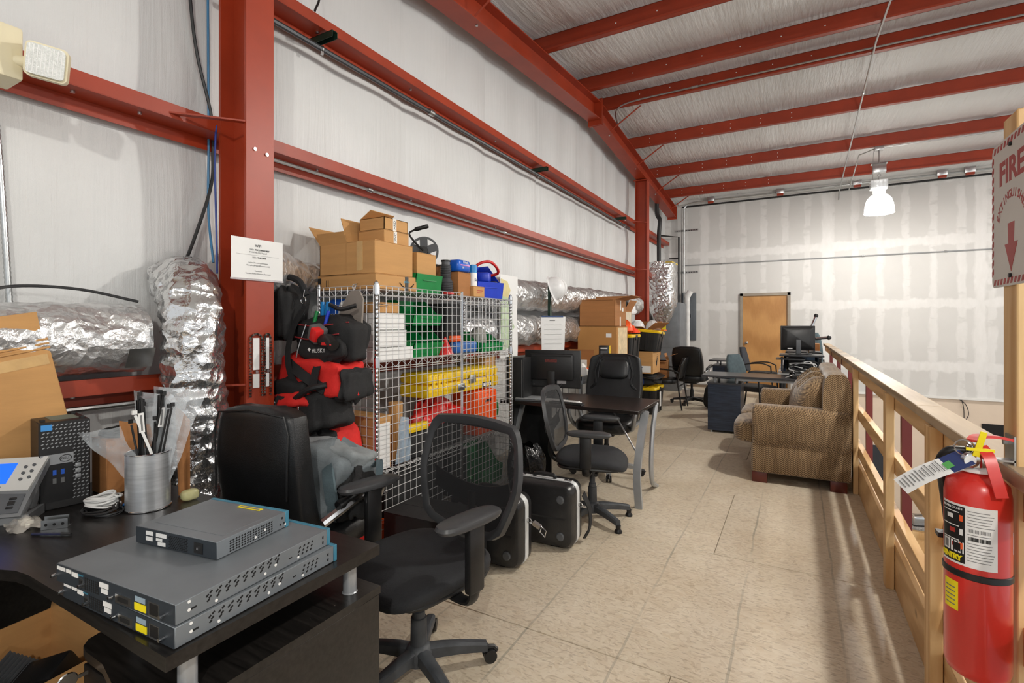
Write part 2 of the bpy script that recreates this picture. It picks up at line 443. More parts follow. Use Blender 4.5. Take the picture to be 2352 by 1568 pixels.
# walls
wl = MB(); seams = [1.9, 3.1, 4.3, 5.5, 6.7, 7.9, 9.0, 9.3, 10.5]
def lw(u, v):
    y = -4 + u * 16.6; z = -.3 + v * (roof_z(y) + .3); b = 0
    for g in (1.1, 2.39, 3.27): b = max(b, math.exp(-((z - g) / .18) ** 2))
    x = -2.79 + .035 * (1 - b) * (.6 + .4 * math.sin(y * 2.1)) + .012 * math.sin(y * 9.7 + math.sin(z * 1.3)) * (1 - .6 * b)
    for sy in (1.95, 3.17, 4.4, 5.6, 6.85, 8.05): x -= .02 * math.exp(-((y - sy) / .02) ** 2)
    return (x, y, z)
wl.sheet(lw, 420, 40)
tag(put('wall_left', wl, INS, sharp=None), 'white vinyl-faced insulation between red girts', None, None, 'structure')
put_s = lambda n, g, m, lab: tag(put(n, g, m), lab, None, None, 'structure')
far = put_s('wall_far', MB().bx(-2.95, 9.5, 12.5, 12.62, -.02, 4.62), DRY, 'grey drywall with pale joint compound bands')
put_s('wall_far_lower', MB().bx(.5, 9.5, 12.52, 12.64, -3.3, -.02), BEIGE, 'beige painted wall below the mezzanine level')
put('edge_strip', MB().bx(.53, 9.5, 12.47, 12.505, -.03, .012), WHITE, far)
put('dark_opening', MB().bx(3.05, 5.2, 12.5, 12.53, -3.3, -.46), mat('dark_void', (14, 13, 12), .8), far)
put_s('floor_lower', MB().bx(.45, 9.5, -4, 12.7, -3.4, -3.3), mat('grey_concrete', (150, 146, 138), .6, 0, .1, 2), 'grey concrete floor of the hall below')
put_s('wall_under_mezzanine', MB().bx(.40, .46, -4, 12.6, -3.3, -.26), BEIGE, 'beige wall below the mezzanine edge')
# roof insulation, sagging between purlins
ce = MB()
def cf(u, v):
    x = -2.9 + u * 12.4; y = -4 + v * 16.65; z = roof_z(y)
    ys = [-4] + PY + [12.7]
    for a, b in zip(ys, ys[1:]):
        if a <= y <= b: t = (y - a) / (b - a); z -= .045 * math.sin(PI * t) * (.8 + .2 * math.sin(x * 1.7))
    z -= .006 * math.sin(x * 2.6 * PI) * math.sin(y * .9)
    for sx in (-1.9, -.4, 1.1, 2.6): z -= .02 * math.exp(-((x - sx - .1 * math.sin(y)) / .03) ** 2)
    return (x, y, z)
ce.sheet(cf, 150, 200)
tag(put('ceiling', ce, ROOFM, sharp=None), 'white insulation blanket over the red roof purlins', None, None, 'structure')

# red steel: columns, rafter, purlins, girts
def steel_column(y0, label, top):
    t = thing('steel_column', label, 'column', (0, 0, 0), 0, None, 'structure')
    put('flange', MB().bx(-2.386, -2.37, y0, y0 + .152, 0, top), RED, t)
    put('flange', MB().bx(-2.6, -2.584, y0, y0 + .152, 0, top), RED, t)
    put('web', MB().bx(-2.584, -2.386, y0 + .071, y0 + .081, 0, top), RED, t)
    put('cap_plate', MB().bx(-2.62, -2.36, y0 - .02, y0 + .172, top, top + .016), RED, t)
    put('base_plate', MB().bx(-2.64, -2.34, y0 - .04, y0 + .19, 0, .018), RED, t)
    for z in (1.1, 2.43, 3.30):
        put('girt_brace', MB().strap([(-2.62, y0 - .24, z - .02), (-2.5, y0 - .12, z - .022), (-2.378, y0 + .004, z - .026)] if z > 2 else [(-2.44, y0 - .06, z), (-2.41, y0 - .03, z), (-2.378, y0 + .004, z)], .03, .008, (0, 0, 1)), RED, t)
    for yy, zz in ((.045, 2.28), (.11, 2.27)):
        put('bolt_or_light_dot', MB().cyl((-2.369, y0 + yy, zz), (-2.364, y0 + yy, zz), .009, n=10), GALV, t)
    return t
steel_column(1.535, 'red steel column carrying the paper wifi notice', 4.3)
steel_column(9.33, 'red steel column beside the far foil-wrapped duct', 4.06)
rf = thing('rafter_beam', 'sloping red steel rafter peaking above the wire cage', 'beam', (0, 0, 0), 0, None, 'structure')
for (ya, yb) in ((-1.0, 6.84), (6.86, 12.05)):
    dz = lambda y: raft_z(y)
    def bar(x0, x1, zo0, zo1, nm):
        mb = MB()
        v = [(x, y, dz(y) + zo) for y in (ya, yb) for x in (x0, x1) for zo in (zo0, zo1)]
        mb.add(v, [(0, 1, 3, 2), (4, 6, 7, 5), (0, 4, 5, 1), (2, 3, 7, 6), (0, 2, 6, 4), (1, 5, 7, 3)]); put(nm, mb, RED, rf)
    bar(-2.58, -2.39, -.255, -.243, 'bottom_flange'); bar(-2.58, -2.39, -.012, 0, 'top_flange'); bar(-2.489, -2.481, -.243, -.012, 'web')
for yy in (6.825, 6.86):
    put('splice_plate', MB().bx(-2.58, -2.37, yy, yy + .016, 4.22, 4.59), RED, rf)
put('end_plate', MB().bx(-2.59, -2.38, 12.05, 12.066, 3.83, 4.13), RED, rf)
for y in (3.65, 7.3, 8.75, 10.2, 11.45):
    z0 = raft_z(y) - .245
    put('flange_brace', MB().tube([(-2.42, y - .02, z0), (-1.95, y + .0, raft_z(y) + .06)], .011, 4), RED, rf)
for y in (3.72, 7.36, 8.8, 10.25):
    put('bolt_or_light_dot', MB().cyl((-2.44, y, raft_z(y) - .255), (-2.44, y, raft_z(y) - .268), .012, n=8), GALV, rf)
prn = ['above the camera, first of the roof', 'above the near end of the cage', 'before the ridge, its end over the rafter brace', 'just before the roof ridge', 'just past the roof ridge with conduit clipped along it', 'second beyond the ridge', 'third beyond the ridge, holding the lit lamp', 'last before the drywall end wall']
hole = MB().lathe([(.007, 0), (.007, .0015)], 8, Matrix.Rotation(R(90), 4, 'X')).mesh('bolt_or_light_dot')
for i, y in enumerate(PY):
    t = thing('roof_beam', 'red steel purlin ' + prn[i], 'beam', (0, y, raft_z(y)), 0, None, 'structure')
    s = -1 if y < 6.85 else 1
    put('web', MB().bx(-2.75, 9.4, -.003, .003, 0, .2), RED, t)
    put('bottom_flange', MB().bx(-2.75, 9.4, -.065 if i != 4 else -.065, .003, 0, .005), RED, t)
    put('top_flange', MB().bx(-2.75, 9.4, -.003, .065, .195, .2), RED, t)
    put('lip', MB().bx(-2.75, 9.4, -.068, -.063, 0, .02), RED, t)
    if y > 4.5:
        for kx in range(6):
            for zz in ((.07, .14) if y > 7 else (.11,)):
                put('bolt_or_light_dot', hole, PAPER, t, (-2.05 + .42 * kx - .15 * (y - 8), -.0045, zz))  # white discs painted in as light showing through the purlin holes
def girt(z, label, y0=-4, y1=12.3):
    t = thing('girt_beam', label, 'beam', (0, 0, z), 0, None, 'structure')
    put('web', MB().bx(-2.78, -2.6, y0, y1, -.003, .003), RED, t)
    put('inner_flange', MB().bx(-2.604, -2.599, y0, y1, 0, .066), RED, t)
    put('outer_flange', MB().bx(-2.745, -2.739, y0, y1, -.062, 0), RED, t)
    put('lip', MB().bx(-2.62, -2.6, y0, y1, .062, .066), RED, t)
    for y in (.95, 1.2, 2.2, 3.1, 4.4, 8.9):
        put('bolt_or_light_dot', MB().cyl((-2.66, y, -.002), (-2.66, y, -.014), .009, n=8), GALV, t)
    return t
girt(1.10, 'red wall girt under the foil duct'); girt(2.39, 'middle red wall girt with bright conduit'); girt(3.27, 'upper red wall girt carrying the dark pipe on struts')
# wall base trim behind the furniture
# ---------------------------------------------------------------- carton builder
def carton(name, label, L, W, H, loc, rz=0, m=None, open_=None, group='cardboard boxes', tape=True, extra=None, cat='box'):
    """L along local x, W along local y, H up; open_ = dict side->flap angle (0 upright .. 90 flat outwards)"""
    m = m or CARD; t = thing(name, label, cat, loc, rz, group); th = .004
    if not open_:
        put('body', MB().bx(-L / 2, L / 2, -W / 2, W / 2, 0, H, .003, 1), m, t)
        mb = MB(); mb.bx(-L / 2, L / 2, .0015, W / 2, H, H + .003); mb2 = MB(); mb2.bx(-L / 2, L / 2, -W / 2, -.0015, H, H + .003)
        put('flap', mb, m, t); put('flap', mb2, m, t)
        if tape:
            put('tape', MB().bx(-L / 2 - .001, L / 2 + .001, -.025, .025, H + .003, H + .004).bx(L / 2, L / 2 + .001, -.025, .025, H - .07, H + .004).bx(-L / 2 - .001, -L / 2, -.025, .025, H - .07, H + .004), TAPE, t)
    else:
        b = MB(); b.bx(-L / 2, L / 2, -W / 2, W / 2, 0, th)
        for s in (-1, 1):
            b.bx(s * L / 2, s * (L / 2 - th), -W / 2, W / 2, 0, H); b.bx(-L / 2, L / 2, s * W / 2, s * (W / 2 - th), 0, H)
        put('body', b, m, t)
        for side, a in open_.items():
            fl = W / 2 * .96 if side in 'ab' else L / 2 * .6
            fl = min(fl, W * .5)
            ax = {'a': (-1, 0), 'b': (1, 0), 'c': (0, -1), 'd': (0, 1)}[side]
            q = R(90 - a); d = Vector((ax[0] * math.cos(q), ax[1] * math.cos(q), math.sin(q)))
            e = Vector((0, 1, 0)) if ax[0] else Vector((1, 0, 0)); hl = (W if ax[0] else L) / 2 - .002
            o = Vector((ax[0] * (L / 2 - th / 2), ax[1] * (W / 2 - th / 2), H)); nn = e.cross(d) * (th / 2)
            pts = [o - e * hl, o + e * hl, o + e * hl + d * fl, o - e * hl + d * fl]
            put('flap', MB().add([p + nn for p in pts] + [p - nn for p in pts], [(0, 1, 2, 3), (7, 6, 5, 4), (0, 4, 5, 1), (1, 5, 6, 2), (2, 6, 7, 3), (3, 7, 4, 0)]), m, t)
    return t

def heap(name, label, cat, loc, size, mats, seed, group=None, n=3):
    """crumpled cloth heap"""
    rn = random.Random(seed); t = thing(name, label, cat, loc, 0, group); a, b, h = size
    for k in range(n):
        p = [rn.uniform(0, 6) for _ in range(6)]; s = 1 - .22 * k; o = (rn.uniform(-.2, .2) * a, rn.uniform(-.2, .2) * b)
        put('fold', MB().sheet(lambda u, v: (o[0] * k + a * s * (1 + .15 * math.sin(5 * 2 * PI * u + p[0])) * math.cos(2 * PI * u) * math.sin(PI / 2 * (1 - v) + .02), o[1] * k + b * s * (1 + .15 * math.sin(4 * 2 * PI * u + p[1])) * math.sin(2 * PI * u) * math.sin(PI / 2 * (1 - v) + .02), max(.002, h * (.55 + .22 * k) * math.sin(PI / 2 * v) ** .8 * (1 + .25 * math.sin(3 * 2 * PI * u + p[2] + 4 * v)) + .01 * math.sin(9 * 2 * PI * u + p[3]))), 40, 12), mats[k % len(mats)], t, sharp=70)
    return t
# ---------------------------------------------------------------- corner desk in front
dk = thing('corner_desk', 'black woodgrain corner desk with raised top on silver posts', 'desk', (0, 0, 0))
out = [(-1.085, .535), (-1.085, 1.124), (-2.56, 1.124), (-2.56, -.9), (-2.0, -.9), (-2.0, .3)] + [(-2.0 + .24 * (1 - math.cos(R(a))), .3 + .235 * math.sin(R(a))) for a in range(15, 91, 15)]
put('desktop', MB().prism(out, .71, .74), BWOOD, dk)
ped = put('pedestal', MB().bx(-1.5, -1.076, .57, 1.115, .03, .6, .002, 1), BWOOD, dk)
shelf = [(-1.075, .545), (-1.075, 1.118), (-1.53, 1.118), (-1.53, .60)] + [(-1.53 + .06 * (1 - math.cos(R(a))), .60 - .05 * math.sin(R(a))) for a in (30, 60, 90)] + [(-1.38, .548), (-1.25, .52), (-1.16, .5)]
put('shelf_board', MB().prism(shelf, .6, .622), BWOOD, dk)
put('drawer_front', MB().bx(-1.49, -1.09, .553, .57, .34, .585, .003), BWOOD, dk)
put('drawer_front', MB().bx(-1.49, -1.09, .553, .57, .05, .33, .003), BWOOD, dk)
for x, y in ((-1.13, 1.05), (-1.13, .6), (-1.46, .66)):
    put('post', MB().lathe([(.024, .62), (.019, .625), (.019, .705), (.024, .71)], 20, Matrix.Translation((x, y, 0))), SILV, dk)
put('back_panel', MB().bx(-2.5, -1.52, 1.03, 1.05, .2, .7), m_black_wood('dark_brown_wood', (30, 24, 20), (52, 42, 34)), dk)
put('side_panel', MB().bx(-2.54, -2.52, -.85, 1.1, 0, .7), BWOOD, dk)
put('side_panel', MB().bx(-2.54, -2.0, -.88, -.86, 0, .7), BWOOD, dk)
kt = thing('key', 'chrome key with tag hanging from the desk drawer lock', 'key', (-1.44, .54, .588))
put('bow', MB().lathe([(.018, -.002), (.02, 0), (.018, .002)], 16, Matrix.Translation((0, -.035, 0)) @ Matrix.Rotation(R(90), 4, 'Y')), CHROME, kt)
put('blade', MB().box((0, -.012, 0), (.003, .03, .008)), CHROME, kt)
put('ring', MB().tube(arc((0, -.045, -.03), .016, 0, 360, 16, 'yz')[:-1], .0016, 6, closed=True), CHROME, kt)
put('tag', MB().box((.004, -.045, -.068), (.004, .035, .045), (0, R(8), 0), .002), BLK, kt)
# carton with chargers under the desk
carton('storage_box', 'open cardboard box with black adapter under the corner desk', .44, .3, .4, (-2.05, .64, 0), 8, CARD, {'d': 10}, 'cardboard boxes')
ad = thing('power_adapter', 'ribbed black power adapter lying in the open box', 'adapter', (-2.05, .63, .3))
mb = MB().box((0, 0, 0), (.24, .1, .07), (R(20), R(-18), R(28)), .012)
put('case', mb, BLK, ad)
rb = MB()
for k in range(9): rb.box((-.09 + .011 * k, -.05 + .006 * k - .0, .045 - .0036 * k + .0), (.004, .098, .012), (R(20), R(-18), R(28)))
put('ribs', rb, GREYP, ad)
put('cord', MB().tube(curve([(-.1, -.06, .03), (-.16, -.09, .02), (-.19, -.05, -.02), (-.14, -.02, -.03), (-.09, -.08, -.04)]), .007, 8), BLK, ad)
for bx_, by_ in ((-2.14, .7), (-1.95, .7)):
    pass

# ---------------------------------------------------------------- network switches
CASE = mat('switch_grey', (116, 122, 127), .4, .2, .14, 5); CASED = mat('switch_dark_grey', (50, 57, 64), .5, .2, .1, 8); TEAL = mat('teal_bezel', (62, 126, 150), .4)
HOLE = mat('vent_hole', (8, 8, 9), .8)
def net_switch(label, L, D, loc, rz, small=False):
    """rear panel faces local -y, flank faces local +x"""
    t = thing('network_switch', label, 'network switch', loc, rz, 'stacked network switches'); h = .0435
    put('chassis', MB().bx(-L / 2, L / 2, -D / 2, D / 2 - .012, .001, h, .0012, 1), CASE, t)
    put('bezel', MB().bx(-L / 2 - .001, L / 2 + .001, D / 2 - .012, D / 2, .0, h + .001, .001, 1), TEAL, t)
    put('rear_panel', MB().bx(-L / 2 + .001, L / 2 - .001, -D / 2 - .0015, -D / 2, .002, h - .001), CASED, t)
    y = -D / 2 - .0015; x1 = L / 2
    def lab(x0, xx1, z0, z1, m, nm='label_sticker', d=.0012): return put(nm, MB().bx(x0, xx1, y - d, y, z0, z1), m, t)
    if small:
        for a, b, c, d in ((-.104, -.078, .027, .037), (-.104, -.08, .013, .023), (-.066, -.028, .027, .037), (-.066, -.044, .017, .024), (-.06, -.032, .006, .015)): lab(a, b, c, d, PAPER)
        g = MB()
        for i in range(9):
            for j in range(8): g.box((-.018 + .0075 * i + (j % 2) * .003, y, .006 + .0042 * j), (.0045, .001, .0026))
        put('vent', g, HOLE, t)
        lab(.07, .1, .008, .034, BLK, 'power_inlet'); lab(.082, .088, .018, .024, CHROME, 'pin', .004)
    else:
        for a, b, c, d in ((-.217, -.183, .031, .039), (-.178, -.158, .031, .039), (-.154, -.128, .027, .037), (-.042, -.008, .026, .037), (-.036, -.01, .014, .024)): lab(a, b, c, d, PAPER)
        lab(-.128, -.108, .034, .037, TEAL); lab(-.124, -.108, .008, .028, GALV, 'console_port'); lab(-.121, -.111, .011, .024, HOLE, 'socket', .002)
        g = MB()
        for i in range(7):
            for j in range(6): g.box((-.1 + .0085 * i, y, .008 + .0048 * j), (.005, .001, .0032), (0, R(20), 0))
        put('vent', g, HOLE, t)
        lab(.02, .075, .006, .025, GALV, 'backup_power_connector', .002); lab(.03, .066, .011, .02, HOLE, 'socket', .003)
        lab(.09, .125, .024, .035, mat('spec_sticker', (150, 170, 184), .5)); lab(.088, .128, .006, .021, YELL)
        lab(.138, .172, .004, .034, GALV, 'inlet_frame', .0016); lab(.142, .17, .008, .032, BLK, 'power_inlet', .002)
        for sx in (-.22, -.106, .012, .19, ): put('screw', MB().cyl((sx, y, .017), (sx, y - .012, .017), .004, n=10), CHROME, t)
    g = MB(); x = L / 2
    if small:
        for i in range(16):
            for j in range(5): g.box((x, -.075 + .0085 * i, .008 + .0062 * j), (.001, .005, .0035), (R(25), 0, 0))
        for i in range(4): g.box((x, .082 + .007 * i, .014 + .016 * (i % 2)), (.001, .004, .006))
    else:
        for i in range(9):
            for j, (dy, dz) in enumerate(((0, .03), (.006, .025), (.002, .019), (.008, .035))): g.box((x, -.145 + .022 * i + dy, dz + .0006 * i), (.001, .007, .004), (R(35), 0, 0))
        for i in range(4):
            for j in range(3): g.box((x, .1 + .014 * i + .003 * j, .014 + .009 * j), (.001, .006, .004), (R(35), 0, 0))
        for i in range(2):
            for j in range(2): g.box((x, .185 + .0 * i, .014 + .014 * j), (.001, .004, .007))
        g.box((x, -.175, .02), (.001, .012, .004)); g.box((x, .075, .018), (.001, .01, .003))
    tag(put('side_vent', g, HOLE, t), None, None, None, 'stuff')
    dots = MB()
    for yy, zz in ((-.185, .037), (-.185, .02), (-.125, .01), (.0, .012), (.03, .02), (.1, .01)):
        if abs(yy) < D / 2 - .01: dots.cyl((x, yy, zz), (x + .001, yy, zz), .0035, n=8)
    tag(put('screw_dimples', dots, PAPER, t), None, None, None, 'stuff')
    return t
net_switch('large grey rack switch lying on the black desktop, bottom one', .445, .435, (-1.328, .762, .7405), 3)
net_switch('large grey rack switch sandwiched between two others', .445, .425, (-1.338, .752, .785), 5)
sw = net_switch('compact grey network switch on top of the stack', .29, .225, (-1.376, .803, .8295), 8.5, True)
put('warning_label', MB().box((.03, .085, .0445), (.085, .014, .001)), YELL, sw); put('warning_print', MB().box((.03, .085, .0451), (.07, .006, .0006)), GREYINK, sw)
put('lid_panel', MB().bx(-.12, .125, -.08, .06, .0435, .0442), CASE, sw)

# ---------------------------------------------------------------- desktop computer
pc = thing('desktop_computer', 'black tower computer with honeycomb front beside the tin', 'computer', (-2.3, .80, .7405), -9)
put('case', MB().bx(-.2, -.006, -.07, .07, 0, .31, .002, 1), BLK, pc)
put('front_panel', MB().bx(-.006, .006, -.07, .07, .0, .31, .003, 1), BLKM, pc)
g = MB()
for i in range(11):
    for j in range(22):
        if j > 14 or i > 6: g.box((.0065, -.062 + .0122 * i + .003 * (j % 2), .03 + .0128 * j), (.001, .007, .0035), (R(28), 0, 0))
put('honeycomb_grille', g, SILV, pc)
put('badge_strip', MB().bx(.006, .0085, -.068, .022, .16, .196), SILV, pc)
put('badge_ring', MB().tube([(.0095, .0 + .016 * math.cos(R(a)), .178 + .012 * math.sin(R(a))) for a in range(0, 360, 20)], .0012, 6, closed=True), BLK, pc)
text('DELL', .011, INK, pc, frame((.009, .0, .178), (0, 1, 0), (0, 0, 1)))
put('io_panel', MB().bx(.006, .008, -.066, .02, .03, .158), BLK, pc)
for yy in (-.03, -.008):
    put('usb_port', MB().bx(.008, .0092, yy - .005, yy + .005, .122, .14), mat('usb_blue', (40, 90, 190), .4), pc)
    put('usb_port', MB().bx(.008, .0092, yy - .005, yy + .005, .092, .11), GALV, pc)
for zz in (.146, .126, .106): put('button', MB().bx(.006, .009, .027, .043, zz - .007, zz + .007, .001), SILV, pc)
put('cpu_sticker', MB().bx(.006, .0075, -.066, -.036, .282, .303), mat('cpu_sticker_blue', (70, 150, 220), .4), pc)
put('top_label', MB().bx(-.16, -.05, -.03, .05, .31, .3108), mat('dusty_label', (110, 120, 110), .7), pc)
for a, b in ((-.18, -.055), (-.18, .055), (-.04, -.055), (-.04, .055)): put('rubber_foot', MB().bx(a - .012, a + .012, b - .006, b + .006, .31, .316), BLKM, pc)
# ---------------------------------------------------------------- desk phone
ph = thing('desk_phone', 'silver desk phone with glowing blue screen', 'phone', (-2.31, .59, .7405), 44)
PH = mat('phone_silver', (206, 206, 202), .4, .1, .04); PHD = mat('phone_grey', (118, 120, 122), .45)
Mp = Matrix.Translation((0, 0, .015)) @ Matrix.Rotation(R(52), 4, 'X')
put('base', MB().prism([(-.13, -.01), (.13, -.01), (.115, .1), (-.115, .1)], 0, .03).box((0, .09, .06), (.2, .03, .11), (R(-25), 0, 0), .006), PHD, ph)
put('face_plate', MB().prism([(-.13, .0), (.11, .0), (.125, .2), (-.13, .2)], 0, .022, Mp), PHD, ph)
put('screen_bezel', MB().prism([(-.12, .095), (.105, .085), (.125, .205), (-.12, .205)], .022, .03, Mp), PH, ph)
put('screen', MB().prism([(-.1, .112), (.035, .112), (.045, .185), (-.1, .185)], .03, .031, Mp), mat('blue_screen', (24, 92, 220), .2, emit=.9), ph)
for k in range(3):
    for j in range(2): put('button', MB().lathe([(.0055, .03), (.005, .0335)], 10, Mp @ Matrix.Translation((.072 + .022 * j, .125 + .022 * k + .006 * j, 0))), GREYP, ph)
for k in range(4): put('soft_key', MB().box((-.08 + .032 * k, .101, .031), (.018, .005, .003), None, .001, 1, Mp), GREYP, ph)
put('key_panel', MB().prism([(-.0, .01), (.1, .012), (.1, .075), (.005, .082)], .022, .025, Mp), GREYP, ph)
for k in range(4):
    for j in range(2): put('button', MB().box((.022 + .05 * (k % 2), .03 + .018 * (k // 2) + .012 * j, .026), (.02, .008, .004), None, .0015, 1, Mp), BLK, ph)
put('navigation_ring', MB().lathe([(.024, .022), (.024, .029), (.012, .031)], 20, Mp @ Matrix.Translation((-.025, .07, 0))), mat('phone_navy', (44, 60, 78), .3), ph)
put('handset', MB().tube(curve([(-.155, -.0, .05), (-.16, .05, .1), (-.155, .12, .17)]), .022, 10), PHD, ph)
# ---------------------------------------------------------------- tin of cable ties
tin = thing('metal_tin', 'open silver tin can holding bagged cable ties', 'tin can', (-2.035, .945, .7405))
TINM = mat('brushed_tin', (204, 207, 210), .34, .75, .14, 8, .05, 60, (1, 1, 14))
put('wall', MB().lathe([(.068, .0), (.068, .2), (.065, .2), (.065, .006)], 40, caps=False), TINM, tin)
put('rim', MB().tube(arc((0, 0, .2), .0675, 0, 360, 36, 'xy')[:-1], .0028, 6, closed=True), CHROME, tin)
put('rim', MB().tube(arc((0, 0, .003), .069, 0, 360, 36, 'xy')[:-1], .003, 6, closed=True), CHROME, tin)
put('bottom', MB().lathe([(.067, 0), (.067, .006)], 32), TINM, tin)
FILM = m_film('clear_polybag', (226, 232, 236), .2)
def polybag(label, pts, loc, nu=8, nv=10, parent=None, m=None, name='plastic_bag', bulge=.012):
    """crumpled clear bag through four corners"""
    a, b, c, d = [Vector(p) for p in pts]; n = (b - a).cross(d - a).normalized(); mb = MB(); rnd = random.Random(len(label))
    ph_ = [rnd.uniform(0, 6) for _ in range(4)]
    for sgn in (1, -1):
        mb.sheet(lambda u, v: a * (1 - u) * (1 - v) + b * u * (1 - v) + c * u * v + d * (1 - u) * v + n * (sgn * bulge * math.sin(PI * u) * math.sin(PI * v) * (1 + .5 * math.sin(9 * u + ph_[0]) * math.sin(7 * v + ph_[1])) + .006 * math.sin(13 * u + ph_[2]) * math.cos(11 * v + ph_[3])), nu, nv)
    o = put(name, mb, m or FILM, parent, loc, sharp=60)
    if parent is None: tag(o, label, 'bag', 'clear plastic bags')
    return o
polybag('clear plastic bag spilling over the near rim of the tin', [(-.03, -.03, .08), (.03, .0, .08), (-.02, -.08, .3), (-.13, -.16, .28)], (-2.035, .945, .7405))
polybag('clear plastic bag standing up against the tin rim, foil duct side', [(-.02, .02, .06), (.05, .04, .06), (.03, .19, .4), (-.03, .03, .43)], (-2.035, .945, .7405))
polybag('clear plastic bag of white ties fanned out of the tin', [(-.04, .0, .06), (.04, .03, .06), (.06, .1, .38), (-.05, -.03, .42)], (-2.035, .95, .7405))
rnd = random.Random(3)
for k in range(9):
    LB = ('tallest', 'foil duct side', 'computer side', 'leaning over the near rim', 'shortest', 'upright in the middle', 'curving back', 'close to the white tie', 'thin one behind the bags')[k]
    a = rnd.uniform(-.04, .05); top = rnd.uniform(.3, .41)
    z0 = Vector((rnd.uniform(-.03, .03), rnd.uniform(-.03, .03), .01)); z1 = Vector((a * .7, a + rnd.uniform(-.02, .03), top))
    z1h = z1 + (z1 - z0).normalized() * .012
    t = thing('cable_tie', 'black cable tie in the silver tin, ' + LB, 'cable tie', (-2.035, .945, .7405), 0, 'black cable ties in the tin')
    put('strap', MB().strap([z0, (z0 + z1) / 2 + Vector((.006, .0, 0)), z1], .007, .0016, (1, 0, 0)), BLK, t)
    put('head', MB().box(z1h, (.009, .012, .014)), BLK, t)
for k, (yy, zz, lab) in enumerate(((-.035, .36, 'white barcode tag on the shorter tie bundle'), (.04, .37, 'white barcode tag on the taller tie bundle'))):
    t = thing('cable_tie_bundle', 'bundle of black cable ties with ' + lab, 'cable tie', (-2.03, .945, .7405))
    mb = MB()
    for q in range(6): mb.strap([(-.006 + .005 * (q % 3), yy * .5 + .004 * (q // 3), .02), (.003 * q - .006, yy + .004 * (q % 3), zz + .03 + .006 * (q % 4))], .007, .002, (1, 0, 0))
    put('straps', mb, BLK, t); put('tag', MB().box((.014, yy * .86, zz - .05), (.002, .018, .07), (R(-yy * 120), 0, 0)), PAPER, t)
    put('barcode', MB().box((.0155, yy * .86, zz - .05), (.001, .006, .056), (R(-yy * 120), 0, 0)), GREYINK, t)
t = thing('cable_tie', 'single white cable tie leaning in the silver tin', 'cable tie', (-2.035, .945, .7405))
put('strap', MB().strap([(.03, .04, .02), (.02, .0, .2), (.02, -.05, .34)], .009, .002, (1, 0, 0)), PAPER, t); put('head', MB().box((.02, -.052, .35), (.01, .014, .014)), PAPER, t)
# coils of cable
def coil(label, loc, r, m, n=7, rr=.0035, name='cable_coil', flat=.55, seed=1):
    rn = random.Random(seed); pts = []
    for k in range(n):
        ra = r * rn.uniform(.8, 1.05); dz = .004 + .0035 * k; ox, oy = rn.uniform(-.008, .008), rn.uniform(-.008, .008)
        for a in range(0, 360, 18): pts.append((ra * math.cos(R(a)) + ox, ra * flat * math.sin(R(a)) + oy, dz + .003 * math.sin(R(a * 2 + k * 40)) + .02 * max(0, math.sin(R(a + 60))) * (k / n)))
    t = thing(name, label, 'cable', loc, 35, 'coiled cables on the corner desk'); put('loops', MB().tube(pts, rr, 6), m, t)
    put('tie', MB().tube([(r * .95, 0, .0), (r * 1.08, .004, .015), (r * .95, .004, .034), (r * .8, 0, .016)], .003, 5, closed=True), BLK, t)
    return t
coil('white network cable coiled on the desk beside the tin', (-2.13, .845, .762), .052, mat('white_cable', (222, 222, 220), .45), 8, .004, seed=2)
coil('black network cable coiled under the white one', (-2.1, .83, .7405), .062, BLK, 5, .0035, flat=.6, seed=5)
carton('small_box', 'small brown box behind the tower computer', .12, .12, .21, (-2.36, .985, .7405), 0, CARD2, None, tape=False)
coil('black power cord coiled behind the tower computer', (-2.36, .985, .956), .05, BLK, 6, .006, flat=.8, seed=8)
polybag('small clear bag of white connectors on the desk edge', [(-.07, -.03, .0), (.05, -.05, .0), (.08, .03, .012), (-.05, .05, .012)], (-2.19, .655, .7405), bulge=.02, m=m_film('milky_polybag', (226, 222, 212), .3))
for k in range(5):
    o = put('network_plug', MB().box((0, 0, .008), (.018, .012, .012), (0, 0, k * .7), .002), mat('ivory_plastic', (224, 220, 206), .5), None, (-2.215 + .014 * k, .655 + .01 * (k % 2), .743 + .004 * (k % 2)))
    tag(o, 'small ivory network plug inside the clear bag', 'plug', 'ivory plugs in the bag')
br = thing('metal_bracket', 'small zinc bracket with three screw holes on the desk', 'bracket', (-2.09, .705, .7405), 48)
put('plate', MB().bx(-.035, .035, -.012, .012, 0, .004).bx(-.035, .035, -.014, -.011, 0, .03), GALV, br)
put('plate', MB().bx(-.035, .03, .008, .011, 0, .036), GALV, br)
for k in (-.022, 0, .022): put('hole', MB().cyl((k, -.0145, .015), (k, -.0138, .015), .0045, n=10), HOLE, br)
pn = thing('pen', 'dark blue pen lying beside the zinc bracket', 'pen', (-2.03, .665, .7455), 30)
put('barrel', MB().cyl((-.05, 0, 0), (.04, 0, 0), .0045, n=10), mat('navy_pen', (20, 26, 60), .3), pn); put('cap', MB().cyl((.04, 0, 0), (.07, 0, 0), .005, .004, 10), BLK, pn)
ub = put('network_adapter', MB().box((0, 0, .011), (.03, .022, .02), None, .003), mat('sky_blue_plastic', (38, 118, 190), .4), None, (-2.075, .895, .7405), (0, 0, R(30))); tag(ub, 'bright blue network adapter by the tin base', 'adapter')
